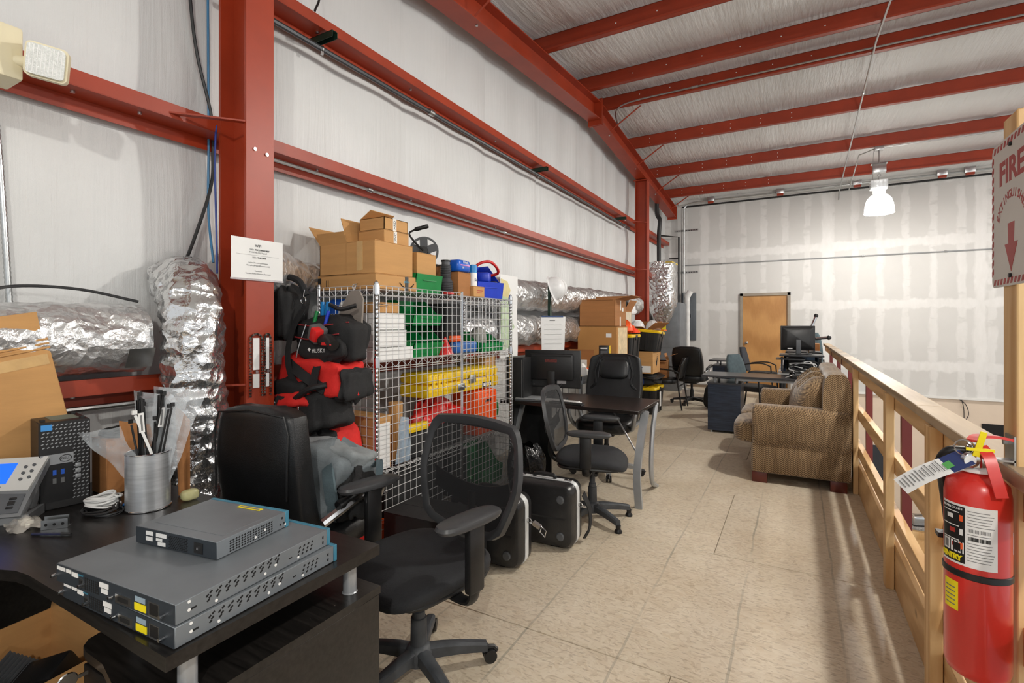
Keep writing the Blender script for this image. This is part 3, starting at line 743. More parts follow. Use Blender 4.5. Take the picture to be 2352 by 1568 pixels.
# tall carton leaning against the duct
tc = thing('leaning_box', 'tall flat cardboard box leaning on the foil duct', 'box', (-2.475, .815, .7405))
Mc = Matrix.Rotation(R(-2), 4, 'Y') @ Matrix.Rotation(R(11), 4, 'X')
bb = MB(); bb.box((0, 0, .31), (.05, .215, .6), None, .004, 1, Mc)
put('body', bb, CARD, tc)
put('flap', MB().box((.022, -.005, .655), (.005, .2, .09), (0, R(4), 0), 0, 1, Mc), CARD, tc)
for k in range(3): put('fold_ridge', MB().tube([Mc @ Vector((.026, -.107, .56 + .016 * k)), Mc @ Vector((.026, .107, .562 + .016 * k))], .005, 6), CARD, tc)
put('tape', MB().box((.0255, .0, .52), (.002, .19, .04), None, 0, 1, Mc), TAPE, tc)
# torn carton scraps behind the tin
def scrap(label, pts, loc, m=CARD2):
    a, b, c, d = [Vector(p) for p in pts]
    o = put('cardboard_panel', MB().sheet(lambda u, v: a * (1 - u) * (1 - v) + b * u * (1 - v) + c * u * v + d * (1 - u) * v + Vector((.012 * math.sin(5 * u), 0, 0)), 6, 6, .006), m, None, loc)
    return tag(o, label, 'cardboard', 'torn cardboard pieces')
scrap('torn upright cardboard piece between computer and tin', [(0, 0, .002), (.02, .14, .002), (-.03, .1, .27), (-.05, 0, .3)], (-2.14, .92, .7405))
scrap('narrow cardboard strip standing behind the tin', [(0, 0, .002), (.0, .05, .002), (-.02, .06, .28), (-.02, .0, .34)], (-2.06, 1.06, .7405))
wt = put('wrapped_sponge', MB().ball((0, 0, .02), (.02, .03, .02), .6), m_film('yellow_wrap', (206, 202, 150), .6), None, (-1.98, 1.06, .7405)); tag(wt, 'yellow item in clear wrap at the tin foot', 'sponge')
wb = put('wire_bundle', MB().tube(curve([(0, 0, .006), (-.03, .05, .1), (.01, .03, .2), (-.02, .08, .14), (0, .1, .02), (.02, .06, .07), (-.01, .0, .15)]), .006, 7), mat('teal_black_wire', (22, 34, 36), .4), None, (-2.1, .94, .7405)); tag(wb, 'dark wires bunched between computer and tin', 'cable')
# ---------------------------------------------------------------- chairs
def star_base(t, r=.31, m=None, caster_m=None, hub=.05, a0=0, h=.1, glides=False):
    m = m or DUSTY; caster_m = caster_m or BLK
    put('hub', MB().lathe([(hub, h - .045), (hub + .004, h), (hub * .85, h + .02), (.03, h + .03)], 20), m, t)
    for k in range(5):
        a = R(a0 + 72 * k); c, s = math.cos(a), math.sin(a)
        leg = MB(); rings = []
        for u in (0, .25, .5, .75, 1):
            rr = .03 + (r - .03) * u; w = .026 - .006 * u; zt = h + .018 - .035 * u ** 1.6; zb = zt - (.05 - .016 * u)
            rings.append([(rr * c - s * w * q, rr * s + c * w * q, z) for q, z in ((-1, zb), (1, zb), (1, zt - .008), (.55, zt), (-.55, zt), (-1, zt - .008))])
        leg.rings(rings); lo = put('leg', leg, m, t)
        px, py = r * c, r * s
        if glides:
            put('glide', MB().lathe([(.026, 0), (.026, .012), (.016, .025), (.018, .05)], 14, Matrix.Translation((px, py, 0))), caster_m, lo)
            continue
        cs = MB(); dx, dy = -s, c
        for sg in (-1, 1):
            q = Vector((px + c * .012, py + s * .012, .027)); d = Vector((dx, dy, 0))
            cs.cyl(q + d * (sg * .006), q + d * (sg * .024), .027, n=18)
        cs.tube([Vector((px + c * .012, py + s * .012, .027)) + Vector((c * .031 * math.cos(b), s * .031 * math.cos(b), .031 * math.sin(b))) for b in (R(20), R(60), R(100), R(150))], .012, 8, flat=1)
        cs.cyl((px, py, .05), (px, py, h - .03), .008, n=8)
        put('caster', cs, caster_m, lo)
def gas_lift(t, z0, z1, m=None):
    put('gas_lift', MB().lathe([(.033, z0), (.031, z0 + (z1 - z0) * .45), (.026, z0 + (z1 - z0) * .46), (.025, z0 + (z1 - z0) * .55), (.02, z0 + (z1 - z0) * .56), (.02, z1)], 20), m or DUSTY, t)

def task_chair(label, loc, rz, a0=20, base_m=None, glides=False, back_h=.98, arm_z=.69, tilt=.1):
    """mesh task chair facing local -y"""
    t = thing('task_chair', label, 'chair', loc, rz, 'black mesh task chairs')
    star_base(t, .28, base_m or DUSTY, BLK, .052, a0, glides=glides); gas_lift(t, .12, .37)
    put('mechanism', MB().bx(-.09, .09, -.13, .13, .36, .405, .012).cyl((.08, .05, .375), (.2, .05, .37), .006, n=8).cyl((-.08, -.05, .375), (-.19, -.05, .37), .012, n=8), BLK, t)
    put('seat_pan', MB().ball((0, 0, .412), (.235, .235, .016), .45), BLK, t)
    st = MB(); sx, sy = .255, .25
    def seat(u, v):
        a = 2 * PI * u; f = lambda q, e: math.copysign(abs(q) ** e, q)
        rr = math.sin(PI * v) ** .5; ck = math.cos(PI * v)
        x = sx * f(math.cos(a), .62) * rr; y = sy * f(math.sin(a), .62) * rr; z = .452 + .045 * math.copysign(abs(ck) ** .7, ck) * -1
        y2 = y / sy
        if y2 < -.35: z -= .05 * ((-.35 - y2) / .65) ** 2
        if z > .45: z -= .012 * (1 - (x / sx) ** 2) * (1 - y2 ** 2)
        return (x, y, z)
    st.loft(seat, 40, 24); put('seat', st, CLOTHB, t)
    zb, zt = .5, back_h
    def bw(z):
        q = (z - zb) / (zt - zb); return .215 + .095 * math.sin(min(1, q * 1.5) * PI / 2) - .045 * max(0, q - .5) / .5
    def by(x, z): q = (z - zb) / (zt - zb); return .235 + .16 * q * tilt * 10 * .6 + .05 * (1 - q) * q - .35 * x * x
    outl = []
    for k in range(9): z = zb + .05 + (zt - zb - .12) * k / 8; outl.append((bw(z), z))
    outl += [(bw(zt) - .006, zt - .028), (bw(zt) - .03, zt - .006), (.12, zt + .004), (0, zt + .008)]
    low = [(bw(zb) - .02, zb + .02), (.12, zb), (0, zb - .005)]
    right = low[::-1] + outl; full = right + [(-x, z) for x, z in right[::-1]][1:-1]
    fr = MB(); loop = [Vector((x, by(x, z), z)) for x, z in full]
    cen = Vector((0, by(0, .72), .72)); rings = []
    n = len(loop)
    for i, p in enumerate(loop):
        inw = (cen - p); inw.y = 0; inw.normalize(); w = .044 if p.z > zt - .05 else .034
        yv = Vector((0, 1, 0)); rings.append([p - yv * .012, p + inw * w * .5 - yv * .011, p + inw * w - yv * .002, p + inw * w * .9 + yv * .008, p + inw * .3 * w + yv * .017, p + yv * .012 - inw * .006])
    fr.rings(rings, closed=True); put('back_frame', fr, GREYP if False else mat('graphite_plastic', (60, 61, 63), .4), t)
    ms = MB()
    inner = [p + ((cen - p) * Vector((1, 0, 1))).normalized() * .03 for p in loop]; inner = [Vector((p.x, by(p.x, p.z) - .002, p.z)) for p in inner]
    rg = []
    for q in (0, .25, .5, .75, .97): rg.append([Vector((p.x * (1 - q), 0, cen.z + (p.z - cen.z) * (1 - q))) for p in inner])
    rg = [[Vector((p.x, by(p.x, p.z) - .002, p.z)) for p in r_] for r_ in rg]
    ms.rings(rg, caps=False); put('mesh_back', ms, MESHC, t, sharp=None)
    lb = MB().sheet(lambda u, v: ((u - .5) * .46, by((u - .5) * .46, .66) + .02 + .01 * math.sin(PI * v), .60 + .09 * v + .05 * abs(u - .5) ** 2 * 4 + .0 * u), 16, 4, .006); put('lumbar_support', lb, BLK, t)
    put('back_bar', MB().tube(curve([(0, .05, .385), (0, .2, .39), (0, .3, .44), (0, .3, .56), (0, by(0, .64) + .03, .66)]), .022, 10), BLK, t)
    for s in (-1, 1):
        am = put('armrest', MB().tube(curve([(s * .1, .0, .395), (s * .26, .0, .39), (s * .31, .0, .42), (s * .315, .0, .5)]), .026, 10, flat=.5), BLK, t)
        put('arm_post', MB().box((s * .315, 0, (arm_z + .44) / 2), (.035, .075, arm_z - .44), (0, 0, 0), .01), BLK, am)
        pd = MB().ball((s * .31, -.02, arm_z + .012), (.052, .15, .022), .7, 20, 8); put('arm_pad', pd, mat('graphite_plastic', (60, 61, 63), .4), am)
    return t
task_chair('black mesh task chair nearest the camera beside the corner desk', (-1.31, 1.575, 0), -11.5, 58, None, False, .975)
task_chair('black mesh task chair side-on at the silver-legged desk', (-1.27, 3.45, 0), 102, 10, DUSTY, True, .93, .66)

def exec_chair(label, loc, rz, zt=1.08, arms='pad', base='black', head=True, a0=18, w=.27, seat_z=.46, tilt=.16):
    """padded leather chair facing local -y"""
    t = thing('leather_chair', label, 'chair', loc, rz, 'black leather office chairs'); bm_ = {'black': BLK, 'silver': SILV}[base]
    star_base(t, .32, bm_, BLK, .045, a0); gas_lift(t, .12, .38, BLK)
    put('mechanism', MB().bx(-.1, .1, -.12, .12, .36, .4, .01), BLK, t)
    put('seat', MB().ball((0, -.01, seat_z), (.26, .26, .07), .5, 28, 12), LEA, t)
    zb = .5
    def by(q): return .21 + tilt * q + .03 * math.sin(PI * q)
    def prof(u, v):
        a = 2 * PI * u; f = lambda p, e: math.copysign(abs(p) ** e, p); q = v
        ww = w * (.86 + .2 * math.sin(PI * min(1, q * .75 + .12)) - .06 * q); th = .06 - .012 * q
        e = 1.0
        if v < .06: e = (.35 + .65 * math.sqrt(v / .06))
        if v > .92: e = math.sqrt(max(0.02, 1 - ((v - .92) / .08) ** 2 * .75))
        return (ww * e * f(math.cos(a), .4), by(q) + th * e * f(math.sin(a), .5) - .03 * (abs(math.cos(a)) ** 3) * (1 if math.sin(a) < 0 else .2), zb + (zt - zb) * q)
    bk = MB().loft(prof, 40, 30); put('backrest', bk, LEA, t)
    if head:
        P = lambda x, q: (x, by(q) - .062 - .0, zb + (zt - zb) * q)
        mb = MB().ball((0, by(.75) - .052, zb + (zt - zb) * .75), (w * .55, .035, (zt - zb) * .17), .5, 24, 12, (R(-14), 0, 0)); put('headrest_pad', mb, LEA, t)
        for s in (-1, 1):
            put('side_wing', MB().tube(curve([(s * w * .5, by(.98) - .05, zt - .02), (s * w * .7, by(.7) - .066, zb + (zt - zb) * .7), (s * w * .66, by(.5) - .064, zb + (zt - zb) * .52), (s * w * .85, by(.42) - .05, zb + (zt - zb) * .42)]), .012, 6), LEA, t)
        put('stitching', MB().tube(curve([(-w * .52, by(.97) - .056, zt - .03), (-w * .58, by(.6) - .068, zb + (zt - zb) * .6)]), .003, 5), GREYP, t); put('stitching', MB().tube(curve([(w * .52, by(.97) - .056, zt - .03), (w * .58, by(.6) - .068, zb + (zt - zb) * .6)]), .003, 5), GREYP, t)
    put('rear_piping', MB().tube([Vector((w * .95 * x, by(.93) + .05, z)) for x, z in ((-.92, zb + .2), (-.95, zt - .1), (-.85, zt - .03), (0, zt - .012), (.85, zt - .03), (.95, zt - .1), (.92, zb + .2))], .004, 5), LEA, t)
    for s in (-1, 1):
        if arms == 'pad':
            am = put('armrest', MB().tube(curve([(s * .27, .22, .58), (s * .29, .08, .62), (s * .295, -.08, .65), (s * .29, -.2, .66)]), .02, 8), CHROME, t)
            put('arm_pad', MB().tube(curve([(s * .285, .14, .63), (s * .295, .0, .66), (s * .295, -.16, .68)]), [.02, .024, .016, .02, .024, .024, .024, .024, .024, .024, .022, .022, .012], 10), LEA, am)
            put('arm_strut', MB().tube([(s * .29, -.18, .65), (s * .25, -.1, .45)], .014, 8), CHROME, am)
        else:
            am = put('armrest', MB().tube(curve([(s * .24, .12, .43), (s * .3, .14, .5), (s * .315, .06, .64), (s * .315, -.1, .66), (s * .31, -.2, .58), (s * .28, -.14, .46), (s * .23, -.06, .42)]), .019, 10), SILV, t)
            put('arm_pad', MB().tube(curve([(s * .315, .08, .655), (s * .318, -.02, .68), (s * .315, -.16, .65)]), .027, 10), LEA, am)
    return t
exec_chair('black leather chair with its back against the corner desk', (-1.985, 1.605, 0), 187, 1.06, 'pad', 'black', False, 30, .225, tilt=.07)
exec_chair('black leather chair with silver loop arms behind the office desk', (-1.56, 4.62, 0), 4, 1.1, 'loop', 'silver', True, 0, .27)
exec_chair('black leather chair seen from behind near the end wall', (-1.58, 9.3, 0), 176, 1.02, 'pad', 'black', False, 10, .25)

# guest chair with tube legs
def guest_chair(label, loc, rz, seat_m, back_m, leg_m, zt=.84, mesh=False, w=.25):
    t = thing('guest_chair', label, 'chair', loc, rz, 'four-legged guest chairs')
    put('seat', MB().ball((0, -.02, .45), (w, .25, .05), .5, 24, 10), seat_m, t)
    put('backrest', MB().loft(lambda u, v: ((w * (1 - .12 * v)) * math.copysign(abs(math.cos(2 * PI * u)) ** .5, math.cos(2 * PI * u)) * (math.sin(PI * (.04 + .92 * v)) ** .22), .25 + .1 * v + .035 * math.copysign(abs(math.sin(2 * PI * u)) ** .6, math.sin(2 * PI * u)), .5 + (zt - .5) * v), 32, 16), back_m, t)
    for s in (-1, 1):
        put('leg', MB().tube([(s * (w + .01), -.24, 0), (s * (w + .01), -.22, .4), (s * (w + .01), -.2, .62)], .012, 8), leg_m, t)
        put('leg', MB().tube([(s * (w + .01), .34, 0), (s * (w + .01), .27, .45), (s * (w - .0), .33, .74)], .012, 8), leg_m, t)
        put('armrest', MB().tube(curve([(s * (w + .01), -.2, .61), (s * (w + .02), -.05, .66), (s * (w + .01), .2, .64), (s * w, .29, .6)]), .017, 8, flat=.7), leg_m, t)
    put('stretcher', MB().tube([(-w - .01, -.22, .38), (w + .01, -.22, .38)], .01, 8).tube([(-w - .01, .275, .38), (w + .01, .275, .38)], .01, 8), leg_m, t)
    return t
guest_chair('black leather guest chair with thin black tube legs by the totes', (-1.93, 8.72, 0), -90, LEA, LEA, BLK, .84)
guest_chair('slate blue fabric chair at the standing desk', (-.52, 8.35, 0), 62, BLKM, SLATE, BLK, .93, w=.23)
guest_chair('dark chair just behind the slate blue one', (-.55, 10.78, 0), 80, BLKM, mat('dark_grey_fabric', (46, 48, 54), .9), BLK, .95, w=.2)
guest_chair('grey-blue chair behind the standing desk monitor', (.3, 11.3, 0), 175, BLKM, SLATE, BLK, 1.24, w=.2)

# ---------------------------------------------------------------- loveseat
sf = thing('loveseat', 'brown herringbone loveseat backed against the railing', 'sofa', (0, 0, 0))
put('base', MB().bx(-.34, .41, 4.98, 6.42, .09, .34, .015, 2), TWEED, sf)
def arm(y0, y1):
    mb = MB(); rings = []
    for x in [-.33, -.325, -.31, -.2, 0, .2, .38, .4]:
        e = {-.33: .8, -.325: .9, .4: .94}.get(x, 1.0); yc = (y0 + y1) / 2; hw = (y1 - y0) / 2 * e
        rings.append([(x, yc + hw * math.copysign(abs(math.cos(a)) ** .55, math.cos(a)), .5 + .185 * e * math.copysign(abs(math.sin(a)) ** .6, math.sin(a)) - .03 * max(0, x)) for a in [2 * PI * k / 28 for k in range(28)]])
    mb.rings(rings); return mb
put('armrest', arm(4.93, 5.16), TWEED, sf); put('armrest', arm(6.22, 6.45), TWEED, sf)
put('arm_panel', MB().bx(-.33, .41, 4.955, 5.12, .09, .36, .02, 2), TWEED, sf); put('arm_panel', MB().bx(-.33, .41, 6.26, 6.43, .09, .36, .02, 2), TWEED, sf)
put('back_frame', MB().loft(lambda u, v: (.305 + .11 * math.copysign(abs(math.cos(2 * PI * u)) ** .5, math.cos(2 * PI * u)) * (1 if math.cos(2 * PI * u) > 0 else .9), 4.98 + 1.42 * v, .62 + .36 * math.copysign(abs(math.sin(2 * PI * u)) ** .55, math.sin(2 * PI * u)) + .008 * math.sin(v * 14)), 36, 20).bx(.22, .405, 4.985, 6.395, .3, .9), TWEED, sf)
for y0, y1 in ((5.0, 5.69), (5.70, 6.4)):
    mb = MB(); yc = (y0 + y1) / 2
    mb.ball((-.16, yc, .415), (.345, (y1 - y0) / 2, .105), .42, 36, 14); put('seat_cushion', mb, TWEED, sf)
for y0, y1 in ((5.13, 5.7), (5.71, 6.25)):
    mb = MB()
    def cush(u, v):
        a = 2 * PI * u; f = lambda q, e: math.copysign(abs(q) ** e, q); e = math.sin(PI * (.03 + .94 * v)) ** .3
        return (.15 + .185 * e * f(math.cos(a), .8) + .07 * math.sin(a), y0 + (y1 - y0) * v, .69 + .24 * e * f(math.sin(a), .85) + .012 * math.sin(9 * v + 3 * a))
    mb.loft(cush, 36, 22)
    # pleats gathered on top
    c = put('back_cushion', mb, TWEED, sf)
    for k in range(3): put('pleat', MB().tube(curve([(.02, y0 + .1 + .16 * k, .83), (.16, y0 + .13 + .16 * k, .94), (.3, y0 + .12 + .16 * k, .9)]), [.004] * 6 + [.007] * 3 + [.004] * 4, 6), TWEED, c)
FOOT = mat('cherry_wood', (92, 34, 22), .35)
for x, y in ((-.27, 5.0), (.32, 5.0), (-.27, 6.32), (.32, 6.32)): put('foot', MB().bx(x - .06, x + .06, y - .03, y + .06, 0, .09, .004), FOOT, sf)
# ---------------------------------------------------------------- wire security cage
X0, X1, Y0, Y1, ZT = -2.57, -2.07, 2.12, 3.70, 1.64
WIRE = mat('chromed_wire', (220, 220, 220), .3, .35, .1, 30)
cg = thing('wire_cage', 'chromed wire security cage shelving packed with gear', 'shelving', (0, 0, 0))
for x in (X0 + .012, X1 - .012):
    for y in (Y0 + .012, Y1 - .012):
        prof = [(.0125, .0)]
        for k in range(62): z = .02 + .026 * k; prof += [(.0125, z), (.0112, z + .002), (.0112, z + .005), (.0125, z + .007)]
        put('post', MB().lathe(prof + [(.0125, ZT), (.004, ZT + .008)], 10, Matrix.Translation((x, y, 0))), CHROME, cg)
        for z in (.12, .54, 1.18, 1.6): put('shelf_collar', MB().lathe([(.019, -.03), (.017, .03)], 12, Matrix.Translation((x, y, z))), CHROME, cg)
def deck(z):
    g = MB(); r = .0028
    for x in (X0 + .02, X1 - .02):
        for dz in (0, -.035): g.cyl((x, Y0 + .02, z + dz), (x, Y1 - .02, z + dz), r, n=4)
        n = 30; pts = [(x, Y0 + .03 + (Y1 - Y0 - .06) * k / n, z - (.035 if k % 2 else 0)) for k in range(n + 1)]; g.tube(pts, .0022, 4)
    for y in (Y0 + .02, Y1 - .02):
        for dz in (0, -.035): g.cyl((X0 + .02, y, z + dz), (X1 - .02, y, z + dz), r, n=4)
        pts = [(X0 + .03 + (X1 - X0 - .06) * k / 12, y, z - (.035 if k % 2 else 0)) for k in range(13)]; g.tube(pts, .0022, 4)
    for k in range(52): y = Y0 + .03 + (Y1 - Y0 - .06) * k / 51; g.cyl((X0 + .02, y, z + .003), (X1 - .02, y, z + .003), .002, n=4)
    tag(put('shelf', g, WIRE, cg), None, None, None, 'stuff')
for z in (.12, .54, 1.18, 1.6): deck(z)
def wall_mesh(p, q, z0, z1, name, px=.0525, pz=.0545):
    p, q = Vector(p), Vector(q); L = (q - p).length; n = round(L / px); m = round((z1 - z0) / pz); g = MB()
    for k in range(n + 1): a = p.lerp(q, k / n); g.cyl((a.x, a.y, z0), (a.x, a.y, z1), .0022, n=4)
    nn = (q - p).normalized().cross(Vector((0, 0, 1))) * .005
    for k in range(m + 1): z = z0 + (z1 - z0) * k / m; g.cyl((p.x + nn.x, p.y + nn.y, z), (q.x + nn.x, q.y + nn.y, z), .0022, n=4)
    return tag(put(name, g, WIRE, cg), None, None, None, 'stuff')
wall_mesh((X1 + .004, Y0 + .02, 0), (X1 + .004, 2.945, 0), .06, 1.62, 'door_panel'); wall_mesh((X1 + .004, 2.965, 0), (X1 + .004, Y1 - .01, 0), .02, 1.6, 'door_panel')
wall_mesh((X0 + .02, Y0 - .004, 0), (X1 - .02, Y0 - .004, 0), .06, 1.62, 'side_panel'); wall_mesh((X0 + .02, Y1 + .004, 0), (X1 - .02, Y1 + .004, 0), .06, 1.6, 'side_panel')
for y in (2.95, 2.962): put('door_stile', MB().cyl((X1 + .006, y, .03), (X1 + .006, y, 1.63), .005, n=6), CHROME, cg)
for z in (.42, .9, 1.02, 1.5): put('hinge_hook', MB().tube([(X1 + .01, Y0, z), (X1 + .012, Y0 + .07, z), (X1 + .012, Y0 + .075, z + .008), (X1 + .012, Y0 + .0, z + .016)], .0024, 5), CHROME, cg)
put('hasp', MB().bx(X1 + .008, X1 + .014, 2.9, 2.98, .93, .98, .002).cyl((X1 + .014, 2.955, .955), (X1 + .03, 2.955, .955), .012, n=10), GALV, cg)

# ---- things on top
ZS = 1.6065
a = carton('shipping_box', 'long flat cardboard box with black shipping tape, lowest on the cage', .5, .36, .085, (-2.35, 2.325, ZS), 0, CARD, None, tape=False)
put('black_tape', MB().bx(.25, .2515, .07, .1, 0, .085).bx(.16, .2515, .07, .1, .088, .0895), mat('dark_teal_tape', (28, 40, 46), .3), a); text('prime', .022, mat('tape_cyan', (90, 170, 200), .5), a, frame((.252, .085, .055), (0, 1, 0), (0, 0, 1)))
put('smile_arrow', MB().tube(curve([(.252, .02, .045), (.252, .06, .02), (.252, .12, .022), (.252, .15, .045)]), .003, 5), INK, a); put('arrow_print', MB().bx(-.16, -.155, -.1815, -.18, .02, .06).bx(-.145, -.14, -.1815, -.18, .02, .06).bx(-.235, -.205, -.1815, -.18, .01, .075), INK, a)
carton('shipping_box', 'open cardboard box with wide raised flaps on the cage', .24, .34, .19, (-2.46, 2.325, ZS + .0895), 0, CARD, {'c': 22, 'a': 40, 'd': 0, 'b': -20}, tape=False)
b = carton('shipping_box', 'cardboard box with shiny taped seam on the cage corner', .23, .33, .19, (-2.222, 2.31, ZS + .0895), 0, CARD, None, tape=False); put('tape', MB().bx(-.03, .02, -.1665, -.165, .02, .19), TAPE, b)
d1 = carton('shipping_box', 'small lower cardboard box wrapped with white lettered tape', .21, .22, .075, (-2.235, 2.355, 1.889), 0, CARD, None, tape=False); d2 = carton('shipping_box', 'small upper cardboard box, highest of the cage pile', .2, .21, .075, (-2.235, 2.355, 1.967), 0, CARD, {'a': -60}, tape=False)
carton_lid = put('flap', MB().bx(-.1, .1, -.105, .105, .072, .075), CARD, d2)
for q, s in ((d1, 'UNC'), (d2, 'HRD')): w = .1055 if q is d1 else .1; put('white_tape', MB().bx(w, w + .001, -.03, .0, 0, .075), WTAPE, q); text(s, .026, INK, q, frame((w + .0015, -.015, .0375), (0, 0, 1), (0, -1, 0)))
def bin_(label, loc, rz, L=.3, W=.2, H=.16, m=None, group='plastic parts bins'):
    """hopper-front parts bin opening towards local +x"""
    t = thing('parts_bin', label, 'bin', loc, rz, group); m = m or GREEN; th = .004
    side = [(-L / 2, 0), (L / 2 - .02, 0), (L / 2, H * .45), (L / 2 - .05, H * .47), (-L / 2 + L * .35, H), (-L / 2, H)]
    for s in (-1, 1):
        M = Matrix.Translation((0, s * (W / 2 - th / 2) + th / 2, 0)) @ Matrix.Rotation(R(90), 4, 'X'); put('side_wall', MB().prism(side, 0, th, M), m, t)
    put('bottom', MB().bx(-L / 2, L / 2 - .02, -W / 2, W / 2, 0, th), m, t); put('back_wall', MB().bx(-L / 2, -L / 2 + th, -W / 2, W / 2, 0, H), m, t)
    put('front_lip', MB().add([(L / 2 - .02, -W / 2, 0), (L / 2 - .02, W / 2, 0), (L / 2, W / 2, H * .45), (L / 2, -W / 2, H * .45), (L / 2 - .025, -W / 2, 0), (L / 2 - .025, W / 2, 0), (L / 2 - .006, W / 2, H * .45), (L / 2 - .006, -W / 2, H * .45)], [(0, 1, 2, 3), (7, 6, 5, 4), (3, 2, 6, 7), (0, 3, 7, 4), (1, 5, 6, 2)]), m, t)
    put('label_rail', MB().box((L / 2 - .003, 0, H * .3), (.006, W * .5, .006)), m, t)
    return t
bin_('green parts bin with a cardboard box in it on the cage top', (-2.24, 2.63, ZS), 0, .3, .27, .26)
carton('small_box', 'tan cardboard box standing in the top green bin', .12, .2, .2, (-2.2, 2.655, ZS + .06), 0, CARD, None, tape=False)
carton('small_box', 'cardboard panel box behind the reel on the cage top', .18, .05, .32, (-2.42, 2.53, ZS), 0, CARD, None, tape=False)
rl = thing('cable_reel', 'grey film-style cable reel with a crank handle on the cage', 'reel', (-2.33, 2.86, 1.925), 30)
M = Matrix.Rotation(R(90), 4, 'X'); mb = MB(); disc = []
ring = [[(r_ * math.cos(R(a)), y, r_ * math.sin(R(a))) for a in range(0, 360, 12)] for r_, y in ((.105, -.006), (.105, .006), (.09, .006), (.09, -.006))]
put('rim', MB().rings(ring, closed=True), GREYP, rl); put('hub', MB().cyl((0, -.03, 0), (0, .03, 0), .032, n=20), BLK, rl)
for k in range(5): a = R(72 * k + 20); put('spoke', MB().box((.06 * math.cos(a), 0, .06 * math.sin(a)), (.075, .01, .055), (0, -a, 0)), GREYP, rl)
put('crank_arm', MB().tube(curve([(0, -.03, 0), (-.06, -.03, .06), (-.1, -.03, .12), (-.06, -.03, .15)]), .007, 8), BLK, rl); put('crank_grip', MB().lathe([(.012, 0), (.016, .015), (.014, .05), (.016, .085), (.012, .1)], 14, frame((-.06, -.03, .15), (0, 1, 0), (-.3, 0, .95)) if False else Matrix.Translation((-.06, -.03, .15)) @ Matrix.Rotation(R(75), 4, 'Y')), BLK, rl); put('stand', MB().bx(-.05, .05, -.03, .03, -.317, -.305).tube([(0, .02, 0), (.0, .02, -.31)], .01, 6), BLK, rl)
sp = thing('wire_spool', 'upright dark grey wire spool on the cage top', 'spool', (-2.18, 2.92, ZS)); put('core', MB().lathe([(.03, .01), (.03, .24)], 20), GREYP, sp); put('flange', MB().lathe([(.06, 0), (.06, .012)], 24), BLK, sp); put('flange', MB().lathe([(.035, .24), (.035, .25)], 20), BLK, sp); put('winding', MB().lathe([(.04, .012)] + [(.05 + .004 * (k % 2), .014 + .006 * k) for k in range(14)] + [(.034, .12)] + [(.036 + .003 * (k % 2), .125 + .006 * k) for k in range(16)], 20), mat('dark_wire', (64, 66, 70), .5), sp)
carton('small_box', 'tan box under the blue package on the cage top', .14, .16, .17, (-2.19, 3.07, ZS), 0, CARD2, None, tape=False)
bg = thing('blue_package', 'blue and pink retail pack lying on the tan box', 'package', (-2.19, 3.07, ZS + .176)); put('pack', MB().ball((0, 0, .045), (.075, .085, .045), .35, 24, 10), mat('pack_blue', (22, 92, 196), .3), bg); put('stripe', MB().bx(.072, .0775, -.06, .06, .045, .052), mat('pack_pink', (214, 120, 190), .4), bg); text('Finell', .03, PAPER, bg, frame((.079, 0, .07), (0, 1, 0), (0, 0, 1))); text('100', .02, PAPER, bg, frame((.079, -.035, .03), (0, 1, 0), (0, 0, 1)))
sc_ = thing('spray_can', 'blue and white aerosol can on the cage top', 'spray can', (-2.15, 3.22, ZS + .08)); put('can', MB().lathe([(.033, 0), (.033, .1), (.03, .108)], 20), PAPER, sc_); put('cap', MB().lathe([(.033, .105), (.033, .16), (.028, .165)], 20), mat('cap_blue', (28, 130, 196), .3), sc_); text('Sol', .03, mat('navy_print', (30, 60, 110), .5), sc_, frame((.0345, 0, .05), (0, 1, 0), (0, 0, 1)))
sb = carton('small_box', 'small cardboard box with red print under the aerosol can', .12, .15, .076, (-2.15, 3.22, ZS), 0, CARD, None, tape=False); put('red_print', MB().bx(.06, .061, -.03, .05, .045, .05).bx(.06, .061, -.03, .04, .03, .034), REDINK, sb)
bin_('blue parts bin with red tool inside at the cage end', (-2.25, 3.46, ZS), -16, .3, .28, .28, BLUE)
tl = thing('red_tool', 'red handled tool resting in the blue bin', 'tool', (-2.2, 3.46, ZS + .16), 20); put('body', MB().bx(-.07, .05, -.05, .05, -.03, .05, .012), BLUE, tl); put('handle', MB().tube(curve([(-.08, -.09, .05), (-.02, -.1, .11), (.06, -.06, .13), (.1, .04, .09), (.09, .1, .05), (.0, .1, .03)]), .012, 8), REDP, tl); put('trim', MB().bx(.0, .1, .0, .12, -.05, -.02, .006), BLK, tl)
heap_ = None
tag(put('work_cloth', MB().sheet(lambda u, v: (-.12 + .24 * u, -.13 + .26 * v, .03 * math.sin(3 * u + 2) * math.sin(5 * v) + .03), 16, 16, .01), mat('dusty_cloth', (96, 92, 84), .9, 0, .3, 14), None, (-2.44, 3.3, ZS + .23)), 'grey-brown cloth draped over gear at the cage back', 'cloth')
carton('small_box', 'cardboard box holding up the grey-brown cloth', .22, .26, .24, (-2.46, 3.28, ZS), 0, CARD2, None)
tag(put('flat_tray', MB().bx(-.1, .1, -.09, .09, 0, .02, .003), BLKM, None, (-2.36, 3.05, ZS)), 'thin black tray beneath the boxes on the cage', 'tray')
tag(put('bottle_stopper', MB().lathe([(.04, 0), (.04, .012), (.036, .018)], 20), REDP, None, (-2.1, 2.84, ZS)), 'small red disc at the cage top edge', 'stopper')

